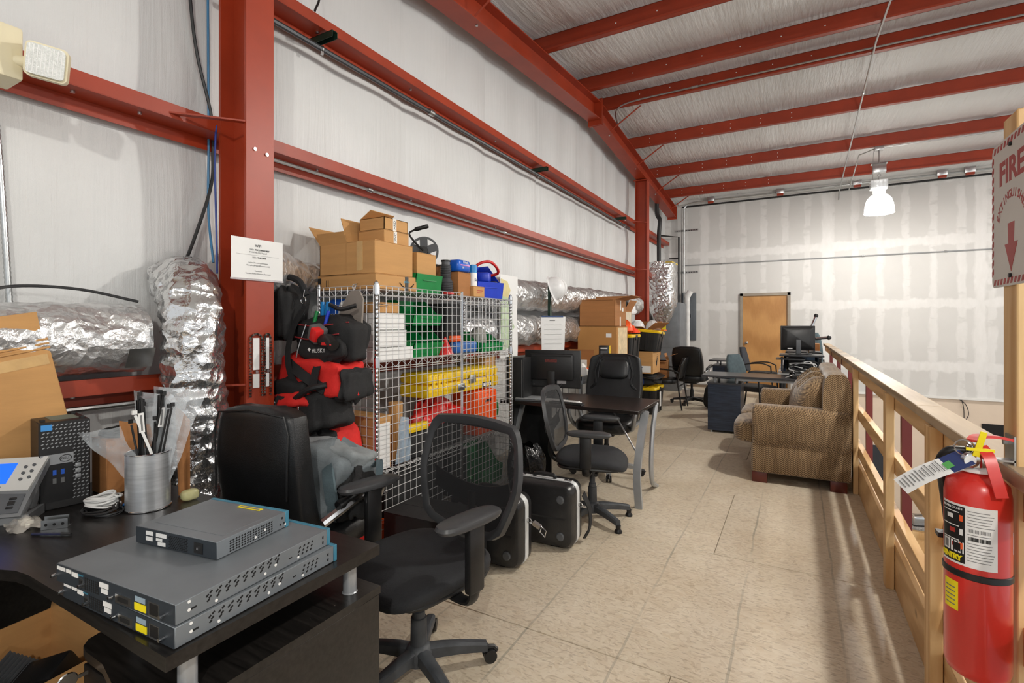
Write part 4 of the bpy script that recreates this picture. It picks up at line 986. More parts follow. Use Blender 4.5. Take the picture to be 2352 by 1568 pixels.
# ---- inside, upper bay
Z1 = 1.1865
for k, (L, W, H, z) in enumerate(((.3, .3, .075, 0), (.3, .24, .1, .077), (.3, .22, .1, .179))):
    o = carton('white_box', ['wide white box at the bottom of the white stack', 'middle white box of the white stack', 'top white box of the white stack'][k], L, W, H - .004, (-2.25, 2.17 + W / 2, Z1 + z), 0, PAPER, None, 'white boxes in the cage', False, cat='box')
carton('small_box', 'tan box on top of the white stack in the cage', .2, .2, .06, (-2.24, 2.29, Z1 + .281), 0, CARD, None, tape=False)
bin_('green bin, lower one beside the white boxes', (-2.23, 2.57, Z1), 0, .26, .17, .2); bin_('green bin, lower one behind the red cone', (-2.25, 2.76, Z1), 0, .26, .19, .2); bin_('green bin, upper one under the cage top', (-2.26, 2.68, Z1 + .203), 0, .24, .3, .17)
tag(put('red_block', MB().ball((0, 0, .03), (.04, .05, .03), .6), REDP, None, (-2.2, 2.74, Z1 + .208)), 'red object in the upper green bin', 'part')
tag(put('black_case', MB().bx(-.2, .15, -.09, .09, 0, .36, .01), BLKM, None, (-2.3, 2.975, Z1)), 'upright black case in the upper bay of the cage', 'case')
tag(put('red_cone', MB().lathe([(.062, 0), (.06, .006), (.035, .06), (.004, .125)], 20), REDP, None, (-2.13, 2.845, Z1)), 'small red cone in front of the green bins', 'cone')
tb = thing('blue_case', 'blue plastic tool case with orange lid strip in the cage', 'case', (-2.16, 3.08, Z1)); put('body', MB().bx(-.1, .05, -.15, .15, 0, .085, .02, 3), mat('azure_plastic', (34, 96, 170), .35), tb); put('orange_box', MB().bx(-.1, .04, -.16, -.03, .087, .13, .006), ORG, tb)
bin_('green bin on the lower right of the upper cage bay', (-2.22, 3.44, Z1), 0, .26, .32, .15); carton('small_box', 'tan box behind the cage-end green bin', .16, .2, .2, (-2.44, 3.2, Z1), 0, CARD2, None, tape=False)
tag(put('work_glove', MB().ball((0, 0, .09), (.05, .08, .09), .8, 16, 10, jit=.008), mat('grey_knit', (150, 148, 142), .9), None, (-2.28, 3.5, Z1 + .006)), 'grey glove bundle in the cage-end green bin', 'glove')
bl = thing('paper_roll_pack', 'blue and white wrapped roll pack seen through the cage side', 'package', (-2.46, 2.24, Z1)); put('pack', MB().ball((0, 0, .2), (.12, .07, .17), .4, 20, 12), mat('pack_blue', (22, 92, 196), .3), bl); put('white_panel', MB().ball((.08, -.02, .22), (.06, .06, .14), .4), PAPER, bl)
tag(put('rope_coil', MB().tube([(.07 * math.cos(R(a * 20)), .03 * math.sin(R(a * 20)), .006 + .0012 * a) for a in range(90)], .006, 6), mat('brown_rope', (96, 74, 56), .9), None, (-2.46, 2.42, Z1)), 'brown rope coil inside the cage corner', 'rope')
# ---- inside, lower bay
Z2 = .5465
yc = thing('yellow_case', 'long yellow rugged case in the lower cage bay', 'case', (-2.24, 3.09, .9)); put('lower_shell', MB().bx(-.13, .13, -.45, .45, 0, .09, .02, 2), YEL, yc); put('lid', MB().bx(-.13, .13, -.45, .45, .092, .165, .025, 2), YEL, yc)
for y in (-.4, -.34, -.28, .28, .34, .4): put('rib', MB().bx(.125, .137, y - .012, y + .012, .01, .155, .004), YEL, yc)
put('latch', MB().bx(.13, .142, .02, .1, .06, .12, .003), GALV, yc); put('name_plate', MB().bx(.13, .134, .2, .36, .01, .05), BLK, yc); [put('white_mark', MB().bx(.134, .135, .215 + .024 * k, .231 + .024 * k, .018, .042), PAPER, yc) for k in range(6)]
tag(put('storage_crate', MB().bx(-.15, .13, -.42, .16, 0, .16, .01), BLKM, None, (-2.25, 2.86, Z2)), 'black crate under the yellow and red gear', 'crate')
heap('red_bag', 'crumpled red plastic bags under the yellow case', 'bag', (-2.24, 2.9, Z2 + .161), (.12, .3, .17), [REDP, mat('red_vinyl', (190, 40, 34), .4), REDP], 21)
oc = thing('orange_case', 'ribbed orange case below the yellow one', 'case', (-2.22, 3.35, Z2)); put('body', MB().bx(-.13, .12, -.15, .15, 0, .34, .02, 2), ORG, oc)
for k in range(5): put('rib', MB().bx(.115, .128, -.13 + .06 * k, -.105 + .06 * k, .02, .32, .005), ORG, oc)
put('handle', MB().tube(curve([(.12, -.04, .25), (.15, 0, .27), (.12, .04, .25)]), .006, 6), BLK, oc)
tag(put('green_disc', MB().lathe([(.16, 0), (.16, .02)], 24, Matrix.Rotation(R(90), 4, 'X')), GREEN, None, (-2.28, 3.56, Z2 + .165)), 'green disc standing behind the orange case', 'disc')
yb = put('level_tool', MB().bx(-.02, .03, -.1, .1, 0, .05, .008), YEL, None, (-2.13, 2.53, Z2 + .166)); tag(yb, 'yellow tool lying on the black crate', 'tool')
cc_ = carton('shipping_box', 'tall cardboard box with white label in the cage corner', .34, .14, .31, (-2.28, 2.21, Z2), 0, CARD, None, tape=False); put('label', MB().bx(-.1, .0, -.0715, -.07, .05, .25), PAPER, cc_); put('bottle_print', MB().bx(-.085, -.06, -.073, -.0715, .13, .21), INK, cc_); put('white_sheet', MB().bx(.17, .172, -.07, .06, .0, .27), PAPER, cc_)
polybag('cloudy plastic bag beside the cage corner box', [(0, -.06, .005), (.0, .08, .005), (.0, .06, .27), (0, -.02, .29)], (-2.1, 2.37, Z2), bulge=.02, m=m_film('pale_blue_film', (176, 196, 214), .55))
tag(put('red_spray_can', MB().lathe([(.03, 0), (.03, .15), (.024, .165), (.024, .185)], 16), REDP, None, (-2.2, 2.3, Z2 + .0)), 'red can next to the tall box in the cage', 'can')
tag(put('tan_sleeve', MB().lathe([(.04, 0), (.045, .36), (.04, .36)], 16), CARD, None, (-2.2, 2.42, Z2)), 'tan paper tube next to the cage corner box', 'tube')
carton('small_box', 'tan box with blue tape high in the lower cage bay', .16, .17, .13, (-2.3, 3.59, 1.0), 0, CARD, None, tape=False); tag(put('dark_case', MB().bx(-.13, .12, -.09, .09, 0, .45, .01), mat('navy_case', (44, 58, 78), .5), None, (-2.42, 3.58, Z2)), 'dark blue case holding up the taped box', 'case')
tag(put('foil_scrap', MB().ball((0, 0, .06), (.06, .06, .06), 1, 18, 10, jit=.012), FOIL, None, (-2.42, 3.42, 1.066)), 'crumpled foil ball above the orange case', 'foil')
# ---- inside, bottom bay
Z3 = .1265
bin_('green bin low in the cage seen through the chair mesh', (-2.22, 3.42, Z3), 0, .26, .32, .3); tag(put('storage_crate', MB().bx(-.2, .12, -.3, .3, 0, .36, .01), BLKM, None, (-2.3, 2.6, Z3)), 'black crate on the lowest cage shelf', 'crate'); tag(put('orange_can', MB().lathe([(.04, 0), (.04, .12), (.035, .125)], 16), ORG, None, (-2.11, 2.2, Z3)), 'orange can on the lowest cage shelf', 'can')
tag(put('black_case', MB().bx(-.2, .1, -.09, .09, 0, .34, .01), BLK, None, (-2.28, 3.1, Z3)), 'black case on the lowest cage shelf', 'case')

# ---------------------------------------------------------------- tool bags piled between column and cage
def soft(name, c, r, m, t, e=.5, rot=None, seed=1, amp=.012, n=36, k=18):
    rn = random.Random(seed); p = [rn.uniform(0, 6) for _ in range(6)]; f = lambda v, q: math.copysign(abs(v) ** q, v); M = Matrix.Translation(c) @ (Euler(rot).to_matrix().to_4x4() if rot else Matrix())
    def fn(u, v):
        a = 2 * PI * u; b = -PI / 2 + PI * (.01 + .98 * v); cb, sb_ = f(math.cos(b), e), f(math.sin(b), e)
        w = 1 + amp / max(r) * (math.sin(3 * a + p[0] + 4 * v) + math.sin(7 * a + p[1] - 5 * v) * .6 + math.sin(5 * v * PI + p[2]) + .5 * math.sin(11 * a + 9 * v + p[3]))
        return M @ Vector((r[0] * cb * f(math.cos(a), e) * w, r[1] * cb * f(math.sin(a), e) * w, r[2] * sb_ * w))
    return put(name, MB().loft(fn, n, k), m, t, sharp=80)
hb = thing('tool_bag', 'black tool bag with red piping, topmost of the pile by the column', 'bag', (-2.22, 1.95, 1.2))
soft('body', (0, 0, .12), (.21, .115, .12), BLKF, hb, .55, None, 1); soft('front_pocket', (.02, -.105, .07), (.16, .04, .07), BLKF, hb, .6, None, 2)
put('piping', MB().tube(curve([(-.15, -.135, .13), (.0, -.155, .12), (.17, -.12, .15)]), .004, 6), mat('dull_red_cord', (140, 36, 40), .6), hb); put('piping', MB().tube(curve([(-.2, -.1, .2), (.0, -.125, .19), (.2, -.08, .21)]), .004, 6), mat('dull_red_cord', (140, 36, 40), .6), hb)
put('divider_flap', MB().prism([(-.1, 0), (.1, 0), (.085, .14), (.045, .19), (-.02, .19), (-.06, .13)], -.006, .006, frame((.06, .05, .2), (1, 0, 0), (0, .2, 1))), mat('taupe_cloth', (134, 126, 118), .8, 0, .1, 9), hb)
put('handle', MB().tube(curve([(-.06, .02, .31), (.02, -.03, .3), (.1, -.04, .28), (.17, .0, .3)]), .012, 8), BLK, hb)
text('HUSKY', .03, PAPER, hb, frame((.05, -.147, .06), (1, 0, .05), (0, 0, 1)), sx=1.1); put('logo_mark', MB().prism([(-.012, 0), (0, .01), (.012, .002), (.002, -.01)], 0, .001, frame((-.02, -.148, .065), (1, 0, 0), (0, 0, 1))), PAPER, hb)
for k, (x, m) in enumerate(((-.06, GREEN), (.03, BLUE))): put('screwdriver', MB().cyl((x, -.1, .15), (x + .02, -.08, .27), .01, n=10).ball((x, -.1, .15), (.018, .018, .01)), [m, PAPER][0], hb)
for k in range(2): put('blue_pliers', MB().box((-.09 + .035 * k, .0, .27), (.02, .02, .11), (0, R(10 * k), 0), .005), mat('cyan_grip', (30, 130, 200), .4), hb)
dr_ = thing('cordless_drill', 'red and grey cordless drill stuck in the black tool bag', 'drill', (-2.16, 1.79, 1.35)); put('battery', MB().box((0, 0, .0), (.075, .07, .085), (R(10), R(28), 0), .01), mat('tool_grey', (92, 92, 92), .5), dr_); put('red_shell', MB().box((.018, -.022, -.004), (.05, .05, .07), (R(10), R(28), 0), .008), REDP, dr_); put('body', MB().tube([(.03, 0, -.03), (.09, 0, -.035), (.13, -.01, -.06)], [.03, .035, .03], 12), BLK, dr_); put('trigger', MB().box((.1, -.03, -.05), (.06, .01, .014)), REDP, dr_)
put('shoulder_strap', MB().strap(curve([(-.14, -.08, .3), (-.17, -.14, .16), (-.15, -.18, .0), (-.06, -.19, -.13), (.06, -.16, -.2)]), .04, .005, (0, -1, .1)), BLKF, hb); put('strap_hook', MB().tube(arc((-.14, -.09, .33), .02, 0, 360, 12, 'xz')[:-1], .003, 6, closed=True).cyl((-.14, -.09, .35), (-.13, -.09, .39), .004, n=6), CHROME, hb)
put('spring_hook_cord', MB().tube(curve([(-.08, -.12, .2), (-.1, -.15, .08), (-.12, -.15, .02)]), .003, 5), SILV, hb)
tb2 = thing('tool_bag', 'black tool pouch hanging high beside the column', 'bag', (-2.5, 1.86, 1.36)); soft('body', (0, 0, .1), (.1, .1, .15), BLKF, tb2, .6, None, 7); put('handle', MB().tube(curve([(-.08, 0, .22), (0, -.02, .3), (.1, 0, .28), (.14, .02, .2)]), .018, 8), BLKF, tb2)
for k in range(6): put('tool_handle', MB().cyl((-.07 + .022 * k, -.06, .16), (-.09 + .022 * k, -.09, .27 - .012 * k), .006, n=8), [CHROME, REDP, BLK, CHROME, BLK, CHROME][k], tb2)
rb_ = thing('tool_bag', 'red and black holdall second from the top of the pile', 'bag', (-2.25, 1.9, 1.02)); soft('body', (0, 0, .1), (.25, .13, .1), REDF, rb_, .6, (0, R(6), 0), 3, .02); put('zip_flap', MB().strap(curve([(-.15, -.1, .17), (.0, -.14, .12), (.16, -.12, .04)]), .05, .012, (0, -1, .5)), BLKF, rb_); put('webbing', MB().strap(curve([(.1, -.02, .22), (.1, -.12, .16), (.1, -.15, .05)]), .05, .006, (0, -1, .2)), BLKF, rb_); soft('end_panel', (.235, 0, .06), (.035, .11, .085), BLKF, rb_, .7, None, 4); put('handle', MB().tube(curve([(-.12, -.14, -.05), (-.0, -.18, -.01), (.1, -.17, .05), (.17, -.12, .07)]), .016, 8), BLK, rb_); soft('under_panel', (-.1, -.03, .02), (.16, .13, .08), BLKF, rb_, .6, None, 5)
mk = thing('tool_bag', 'red and black bag with white script logo in mid pile', 'bag', (-2.29, 1.85, .83)); soft('body', (0, 0, .1), (.23, .13, .11), BLKF, mk, .55, (0, R(-8), 0), 6, .014); soft('red_panel', (-.06, -.03, .16), (.18, .12, .045), REDF, mk, .6, (0, R(-6), 0), 8); text('Milwaukee', .028, PAPER, mk, frame((-.14, -.155, .165), (1, 0, -.1), (0, 0, 1))); put('zip_pull', MB().box((.08, -.14, .13), (.012, .004, .04), None, .002), CHROME, mk); put('webbing', MB().strap(curve([(-.1, -.1, .21), (-.09, -.16, .14), (-.1, -.15, .05)]), .03, .005, (0, -1, .2)), BLKF, mk)
bgb = thing('tool_bag', 'large red bag with black pocket flap at the bottom of the pile', 'bag', (-2.3, 1.95, 0)); soft('body', (0, 0, .42), (.22, .15, .425), REDF, bgb, .5, None, 9, .012, 44, 26); soft('pocket_flap', (.07, -.13, .7), (.12, .05, .14), BLKF, bgb, .5, (R(-6), 0, 0), 10); put('webbing', MB().strap(curve([(-.16, -.13, .82), (-.08, -.17, .65), (.02, -.18, .52), (.1, -.17, .55), (.19, -.1, .68)]), .035, .006, (0, -1, .1)), BLKF, bgb); put('rivet', MB().lathe([(.008, 0), (.006, .004)], 10, Matrix.Translation((.08, -.182, .8)) @ Matrix.Rotation(R(90), 4, 'X')), CHROME, bgb); soft('grey_panel', (-.09, -.13, .7), (.05, .035, .1), mat('pale_cloth', (164, 162, 152), .9), bgb, .6, None, 11)
bu = thing('bungee_strap', 'grey bungee strap looped on the cage side', 'strap', (-2.22, 2.095, 1.6)); put('band', MB().strap(curve([(0, 0, -.03), (.0, -.03, -.15), (.03, -.03, -.3), (.05, -.02, -.42)]), .018, .005, (0, -1, 0)), GREYF, bu); put('band', MB().strap(curve([(0, 0, -.03), (-.03, -.03, -.2), (-.04, -.03, -.34)]), .014, .005, (0, -1, 0)), BLKF, bu); put('hook', MB().tube(curve([(0, 0, -.03), (-.012, .0, .02), (-.006, .02, .035)]), .003, 6).tube(curve([(0, 0, -.03), (.012, 0, .02), (.008, .02, .035)]), .003, 6), CHROME, bu)
# backpack on the leather chair
bk = thing('backpack', 'grey backpack slumped on the leather chair seat', 'backpack', (-1.94, 1.64, .525), 12)
soft('body', (0, 0, .15), (.2, .17, .16), GREYF, bk, .65, (R(-18), R(10), 0), 12, .02); soft('lid', (.02, .06, .24), (.19, .13, .07), mat('light_grey_fabric', (140, 146, 148), .9, 0, .2, 12, .3, 140), bk, .7, (R(-14), R(8), 0), 13, .016); soft('side_pocket', (.19, -.02, .1), (.06, .1, .1), BLKF, bk, .7, None, 14)
for k, pts in enumerate((((-.12, -.12, .3), (-.05, -.2, .24), (0, -.19, .1), (.02, -.17, .0)), ((.1, -.1, .28), (.16, -.17, .2), (.18, -.16, .05)))): put('shoulder_strap', MB().strap(curve(pts), .055, .014, (0, -1, .2)), SLATE, bk)
put('zip', MB().tube(curve([(-.15, .0, .3), (.0, -.06, .315), (.17, -.04, .25)]), .006, 6), BLKF, bk); put('grab_loop', MB().strap(curve([(.22, .08, .2), (.27, .05, .24), (.3, .0, .18)]), .03, .006, (0, 0, 1)), SLATE, bk)
# ---------------------------------------------------------------- office desk with silver legs
od = thing('office_desk', 'dark wood desk with curved silver legs beside the cage', 'desk', (0, 0, 0))
DWOOD = m_black_wood('espresso_wood', (19, 16, 15), (40, 31, 27))
put('desktop', MB().bx(-2.25, -1.03, 3.79, 4.48, .712, .74, .003, 1), DWOOD, od)
for x in (-1.05, -2.15):
    put('leg', MB().strap(curve([(x + .02, 3.81, 0), (x + .0, 3.83, .25), (x + .01, 3.9, .5), (x + .02, 4.0, .71)]), .03, .055, (1, 0, 0)), SILV, od)
    put('leg', MB().tube(curve([(x + .01, 4.4, .72), (x + .01, 4.27, .5), (x + .01, 4.22, .25), (x + .01, 4.26, .08), (x + .01, 4.42, .0)]), .02, 8), SILV, od)
put('brace', MB().cyl((-1.05, 3.87, .38), (-1.35, 4.1, .712), .006, n=8), SILV, od)
put('modesty_panel', MB().bx(-2.2, -1.9, 4.1, 4.12, .05, .7), BLK, od)
put('side_panel', MB().bx(-2.16, -2.14, 3.85, 4.4, .03, .7), BLK, od)
mo = thing('monitor', 'black flat monitor turned away on the silver-legged desk', 'monitor', (-1.86, 4.04, .7405), 7)
put('bezel', MB().bx(-.255, .255, .0, .03, .1, .43, .006), BLK, mo); put('rear_shell', MB().bx(-.2, .2, -.035, .0, .17, .4, .02), BLK, mo)
put('recess', MB().bx(-.2, .22, -.006, .001, .115, .19), BLKM, mo); put('port_strip', MB().bx(.05, .13, -.012, -.005, .14, .165), SILV, mo)
put('neck', MB().bx(-.035, .035, -.04, .0, .015, .25, .006), BLK, mo); put('stand', MB().prism(rrect(.26, .19, .04), 0, .014, Matrix.Translation((0, .0, 0))), BLK, mo)
put('vent_strip', MB().bx(-.18, .18, -.037, -.034, .375, .385), BLKM, mo)
put('print_patch', MB().bx(-.055, .055, -.0365, -.035, .327, .352), mat('dull_red_print', (104, 44, 40), .6, 0, .5, 90), mo)
put('video_cable', MB().tube(curve([(.09, -.012, .14), (.06, -.05, .08), (-.03, -.08, .02), (-.1, -.1, .008)]), .005, 6), BLK, mo)
kb = thing('keyboard', 'white slim keyboard lying below the monitor', 'keyboard', (-1.72, 3.91, .7405), -8)
put('case', MB().bx(-.17, .17, -.06, .06, 0, .012, .003), PAPER, kb)
g = MB()
for r_ in range(5):
    for c_ in range(14): g.bx(-.16 + .0228 * c_, -.141 + .0228 * c_, -.052 + .0212 * r_, -.034 + .0212 * r_, .012, .017)
tag(put('keys', g, mat('pale_keys', (208, 208, 206), .5), kb), None, None, None, 'stuff')
k2 = thing('keyboard', 'black slim keyboard at the desk edge', 'keyboard', (-1.64, 3.84, .7405), -4)
put('case', MB().bx(-.15, .15, -.03, .03, 0, .014, .003), BLK, k2); put('keys', MB().bx(-.14, .14, -.024, .024, .014, .018, .002), BLKM, k2)
pt = thing('computer_tower', 'black computer tower at the cage end of the desk', 'computer', (-2.13, 4.05, .7405), 0)
put('case', MB().bx(-.09, .09, -.2, .2, 0, .37, .004), BLK, pt); put('front_panel', MB().bx(-.09, .09, -.212, -.2, 0, .37, .004), BLKM, pt); put('edge_strip', MB().bx(.075, .08, -.214, -.21, .02, .35), SILV, pt)
lp = thing('laptop', 'closed grey laptop and papers left of the keyboard', 'laptop', (-2.0, 3.92, .7405), 15)
put('base', MB().bx(-.13, .13, -.09, .09, 0, .014, .004), GREYP, lp); put('lid', MB().bx(-.13, .13, -.09, .09, .0145, .024, .004), SILV, lp)
# refuse bag under the desk
mb = MB(); rn = random.Random(4)
mb.sheet(lambda u, v: ((.13 + .02 * math.sin(6 * PI * u) + .02 * math.sin(14 * PI * u + 4 * v)) * math.cos(2 * PI * u) * (.25 + .95 * math.sin(PI * (.08 + .84 * v)) ** .6), (.13 + .02 * math.cos(8 * PI * u + 3 * v)) * math.sin(2 * PI * u) * (.25 + .95 * math.sin(PI * (.08 + .84 * v)) ** .6), .004 + .4 * v + .015 * math.sin(10 * PI * u) * v), 48, 24)
tag(put('rubbish_bag', mb, mat('black_bin_liner', (14, 14, 15), .22, 0, .2, 12, .7, 26, bd=.012), None, (-1.95, 3.70, 0), sharp=60), 'shiny black bin liner bag on the floor by the cage', 'bag')

# ---------------------------------------------------------------- hard cases on the floor
def hard_case(label, loc, rz, L=.47, W=.19, H=.4, handle=True):
    t = thing('hard_case', label, 'case', loc, rz, 'black hard cases with silver bands')
    CS = mat('case_black', (36, 36, 37), .3, 0, .25, 14, .2, 110)
    for s, nm in ((-1, 'front_shell'), (1, 'rear_shell')):
        m = Matrix.Rotation(R(90), 4, 'X'); mb = MB()
        y0, y1 = (-W / 2, -.02) if s < 0 else (.02, W / 2); mb2 = MB()
        rr = []
        for q, ins in ((0, .0), (.6, .0), (.9, .012), (1, .03)):
            yy = (y1 + (y0 - y1) * q) if s < 0 else (y0 + (y1 - y0) * q)
            rr.append([(x, yy, z + H / 2 + .012) for x, z in rrect(L - 2 * ins, H - 2 * ins, .06 - ins * .5, 5)])
        mb2.rings(rr); sh = put(nm, mb2, CS, t)
        if s < 0:
            for x in (-L / 2 + .08, L / 2 - .08):
                for z in (.09, H - .08): put('round_foot', MB().lathe([(.026, 0), (.026, .006), (.02, .012), (.004, .0125)], 18, Matrix.Translation((x, -W / 2, z)) @ Matrix.Rotation(R(90), 4, 'X')), GREYP, sh)
            put('groove', MB().bx(-L / 2 + .05, L / 2 - .05, -W / 2 - .002, -W / 2 + .004, H * .5 - .006, H * .5 + .004), BLKM, sh)
    mb = MB(); mb.rings([[(x, y, z + H / 2 + .012) for x, z in rrect(L + .006, H + .006, .062, 5)] for y in (-.021, .021)]); put('silver_band', mb, SILV if False else mat('satin_band', (224, 227, 228), .4, .1), t)
    if handle: put('handle', MB().tube(curve([(-.07, 0, H + .014), (-.065, 0, H + .035), (0, 0, H + .04), (.065, 0, H + .035), (.07, 0, H + .014)]), .012, 8), BLK, t)
    for x in (-.16, .16): put('latch', MB().bx(x - .025, x + .025, -.014, .014, H + .014, H + .02, .002).cyl((x, 0, H + .02), (x, 0, H + .026), .009, n=10), CHROME, t)
    for z in (.12, ): put('floor_foot', MB().bx(-.12, -.06, -.05, .03, 0, .014).bx(.06, .12, -.05, .03, 0, .014), BLKM, t)
    put('strap_ring', MB().tube(arc((L / 2 + .015, 0, H * .68), .014, 0, 360, 12, 'xz')[:-1], .003, 6, closed=True).tube(arc((L / 2 + .04, 0, H * .66), .014, 0, 360, 12, 'xy')[:-1], .003, 6, closed=True), CHROME, t)
    return t
hc1 = hard_case('black hard case with silver band behind the mesh chair', (-1.58, 2.56, 0), 3)
put('buckle', MB().tube([(.33, -.005, .255), (.36, -.01, .235), (.352, -.01, .2), (.322, -.005, .22)], .004, 6, closed=True).box((.3, 0, .255), (.05, .03, .02), (0, R(25), 0)), CHROME, hc1)
hc2 = hard_case('black hard case with silver band and handle next to the trash bag', (-1.41, 2.95, 0), 3, .45, .2, .395)
put('strap', MB().strap(curve([(.24, .06, .32), (.27, .09, .22), (.27, .1, .1), (.24, .08, .03)]), .05, .006, (1, 0, 0)), BLKF, hc2)
bc = carton('equipment_case', 'plain black case standing behind the mesh chair under the cage', .5, .3, .34, (-1.78, 2.29, 0), 3, BLKM, None, 'floor cases', False, cat='case')

# ---------------------------------------------------------------- utility table and boxes past the cage
ut = thing('utility_table', 'grey utility table with wire underframe behind the leather chair', 'table', (0, 0, 0))
put('tray', MB().bx(-2.42, -1.9, 4.85, 6.75, .78, .82, .004).bx(-2.42, -1.9, 4.85, 4.87, .82, .86).bx(-1.92, -1.9, 4.85, 6.05, .82, .86), GREYP, ut)
for x in (-2.38, -1.94):
    for y in (4.9, 6.7): put('leg', MB().cyl((x, y, 0), (x, y, .78), .015, n=8), SILV, ut)
g = MB()
for k in range(12): g.cyl((-1.91, 4.9 + .16 * k, .45), (-1.91, 4.9 + .16 * k, .78), .004, n=5)
for z in (.45, .56, .67): g.cyl((-1.91, 4.87, z), (-1.91, 6.73, z), .004, n=5)
for k in range(8): g.cyl((-2.4 + .07 * k, 4.87, .45), (-2.4 + .07 * k, 4.87, .78), .004, n=5)
put('wire_basket', g, DKP, ut)
c = carton('shipping_box', 'large brown cardboard box with white tape, top of the pair', .47, .46, .34, (-2.185, 6.33, 1.372), 0, CARD2, {'d': 62, 'b': 80}, tape=False)
put('white_tape', MB().bx(.235, .237, -.02, .02, .2, .33).bx(.235, .237, -.03, .01, .0, .12), WTAPE, c); put('label', MB().bx(.235, .237, .06, .12, .19, .24), PAPER, c); put('lid', MB().box((-.02, -.12, .345), (.46, .24, .004), (R(6), 0, 0)), CARD2, c)
c = carton('shipping_box', 'large tan cardboard box under the brown one', .52, .46, .545, (-2.185, 6.33, .822), 0, mat('cardboard_tan', (184, 132, 74), .8, 0, .08, 3), None, tape=False)
put('torn_paper', MB().bx(.26, .262, -.18, .2, .08, .53), mat('peeled_paper', (218, 196, 158), .8, 0, .2, 12), c); put('label', MB().bx(.12, .19, -.232, -.23, .41, .46), PAPER, c); put('stain', MB().lathe([(.02, 0), (.02, .001)], 14, Matrix.Translation((.14, -.23, .27)) @ Matrix.Rotation(R(90), 4, 'X')), mat('coffee_stain', (124, 78, 42), .8), c)
c = carton('shipping_box', 'small cardboard box with white address label on the table', .3, .2, .2, (-2.12, 5.52, .822), 0, CARD2, {'c': 6}, tape=False); put('address_label', MB().bx(-.08, .06, -.103, -.1, .07, .17), PAPER, c)
t = thing('gear_package', 'black and yellow retail package behind the small labelled box', 'package', (-1.93, 5.62, .822), 8); put('carton', MB().bx(-.05, .07, -.04, .04, 0, .33, .003), BLK, t); put('window', MB().bx(-.03, .045, -.042, -.04, .18, .27), GREYP, t); put('yellow_side', MB().bx(.07, .072, -.04, .04, .0, .33), YEL, t); put('white_print', MB().bx(-.03, .05, -.0425, -.04, .292, .306), PAPER, t)
HV = mat('hi_vis_yellow', (232, 222, 40), .8, 0, .2, 18); HVO = mat('hi_vis_orange', (250, 96, 32), .8, 0, .2, 16)
heap('safety_vest', 'yellow and orange safety vest heaped on the grey table', 'vest', (-2.05, 5.15, .822), (.2, .18, .12), [HV, HVO, PAPER], 5)
bxx = carton('tissue_box', 'small white and blue box beside the monitor', .1, .08, .07, (-2.18, 4.95, .822), 20, PAPER, None, tape=False); put('print', MB().bx(-.051, .0, -.0415, -.04, .01, .06), BLUE, bxx)
# calendar and hard hat on a strut
cs = thing('wall_calendar', 'white calendar sheet hanging on the green strut', 'calendar', (-2.28, 4.95, 1.29), -52)
put('sheet', MB().sheet(lambda u, v: (.004 + .012 * math.sin(2 * v), -.115 + .25 * u - .02 * v * (.5 - u), -.17 + .36 * v), 8, 10, .002), PAPER, cs)
put('binding', MB().bx(.014, .022, -.12, .12, .185, .2), mat('navy_binding', (40, 70, 120), .5), cs)
g = MB()
for k in range(5): g.bx(.018, .019, -.09, .1, .1 - .05 * k, .1015 - .05 * k)
put('grid_lines', g, GREYINK, cs); put('header_print', MB().bx(.019, .0196, -.03, .03, .146, .153), GREYINK, cs)
cp = put('green_strut_post', MB().bx(-2.345, -2.318, 4.98, 5.02, 0.0, 1.84), mat('green_strut', (34, 58, 46), .45, .3)); tag(cp, 'dark green strut post rising past the calendar', 'post')
def hard_hat(label, loc, m, rot=(0, 0, 0)):
    t = thing('hard_hat', label, 'hard hat', loc, 0, 'hard hats'); t.rotation_euler = rot
    put('shell', MB().lathe([(.115, 0), (.112, .05), (.095, .1), (.06, .138), (.02, .152), (.002, .153)], 28, Matrix.Diagonal((1, 1.15, 1, 1))), m, t)
    put('brim', MB().lathe([(.1, -.004), (.135, -.006), (.14, 0), (.115, .008)], 28, Matrix.Translation((0, -.012, 0)) @ Matrix.Diagonal((1, 1.18, 1, 1))), m, t)
    for k in (-1, 0, 1): put('ridge', MB().tube([(k * .03, .13 * math.cos(R(a)), .15 * math.sin(R(a)) + .004) for a in range(15, 166, 15)], .006, 6), m, t)
    return t
HW = mat('hat_white', (236, 236, 236), .3); HWS = HW
hard_hat('white hard hat hung on the green strut above the calendar', (-2.31, 5.03, 1.78), HW, (R(70), R(0), R(100)))
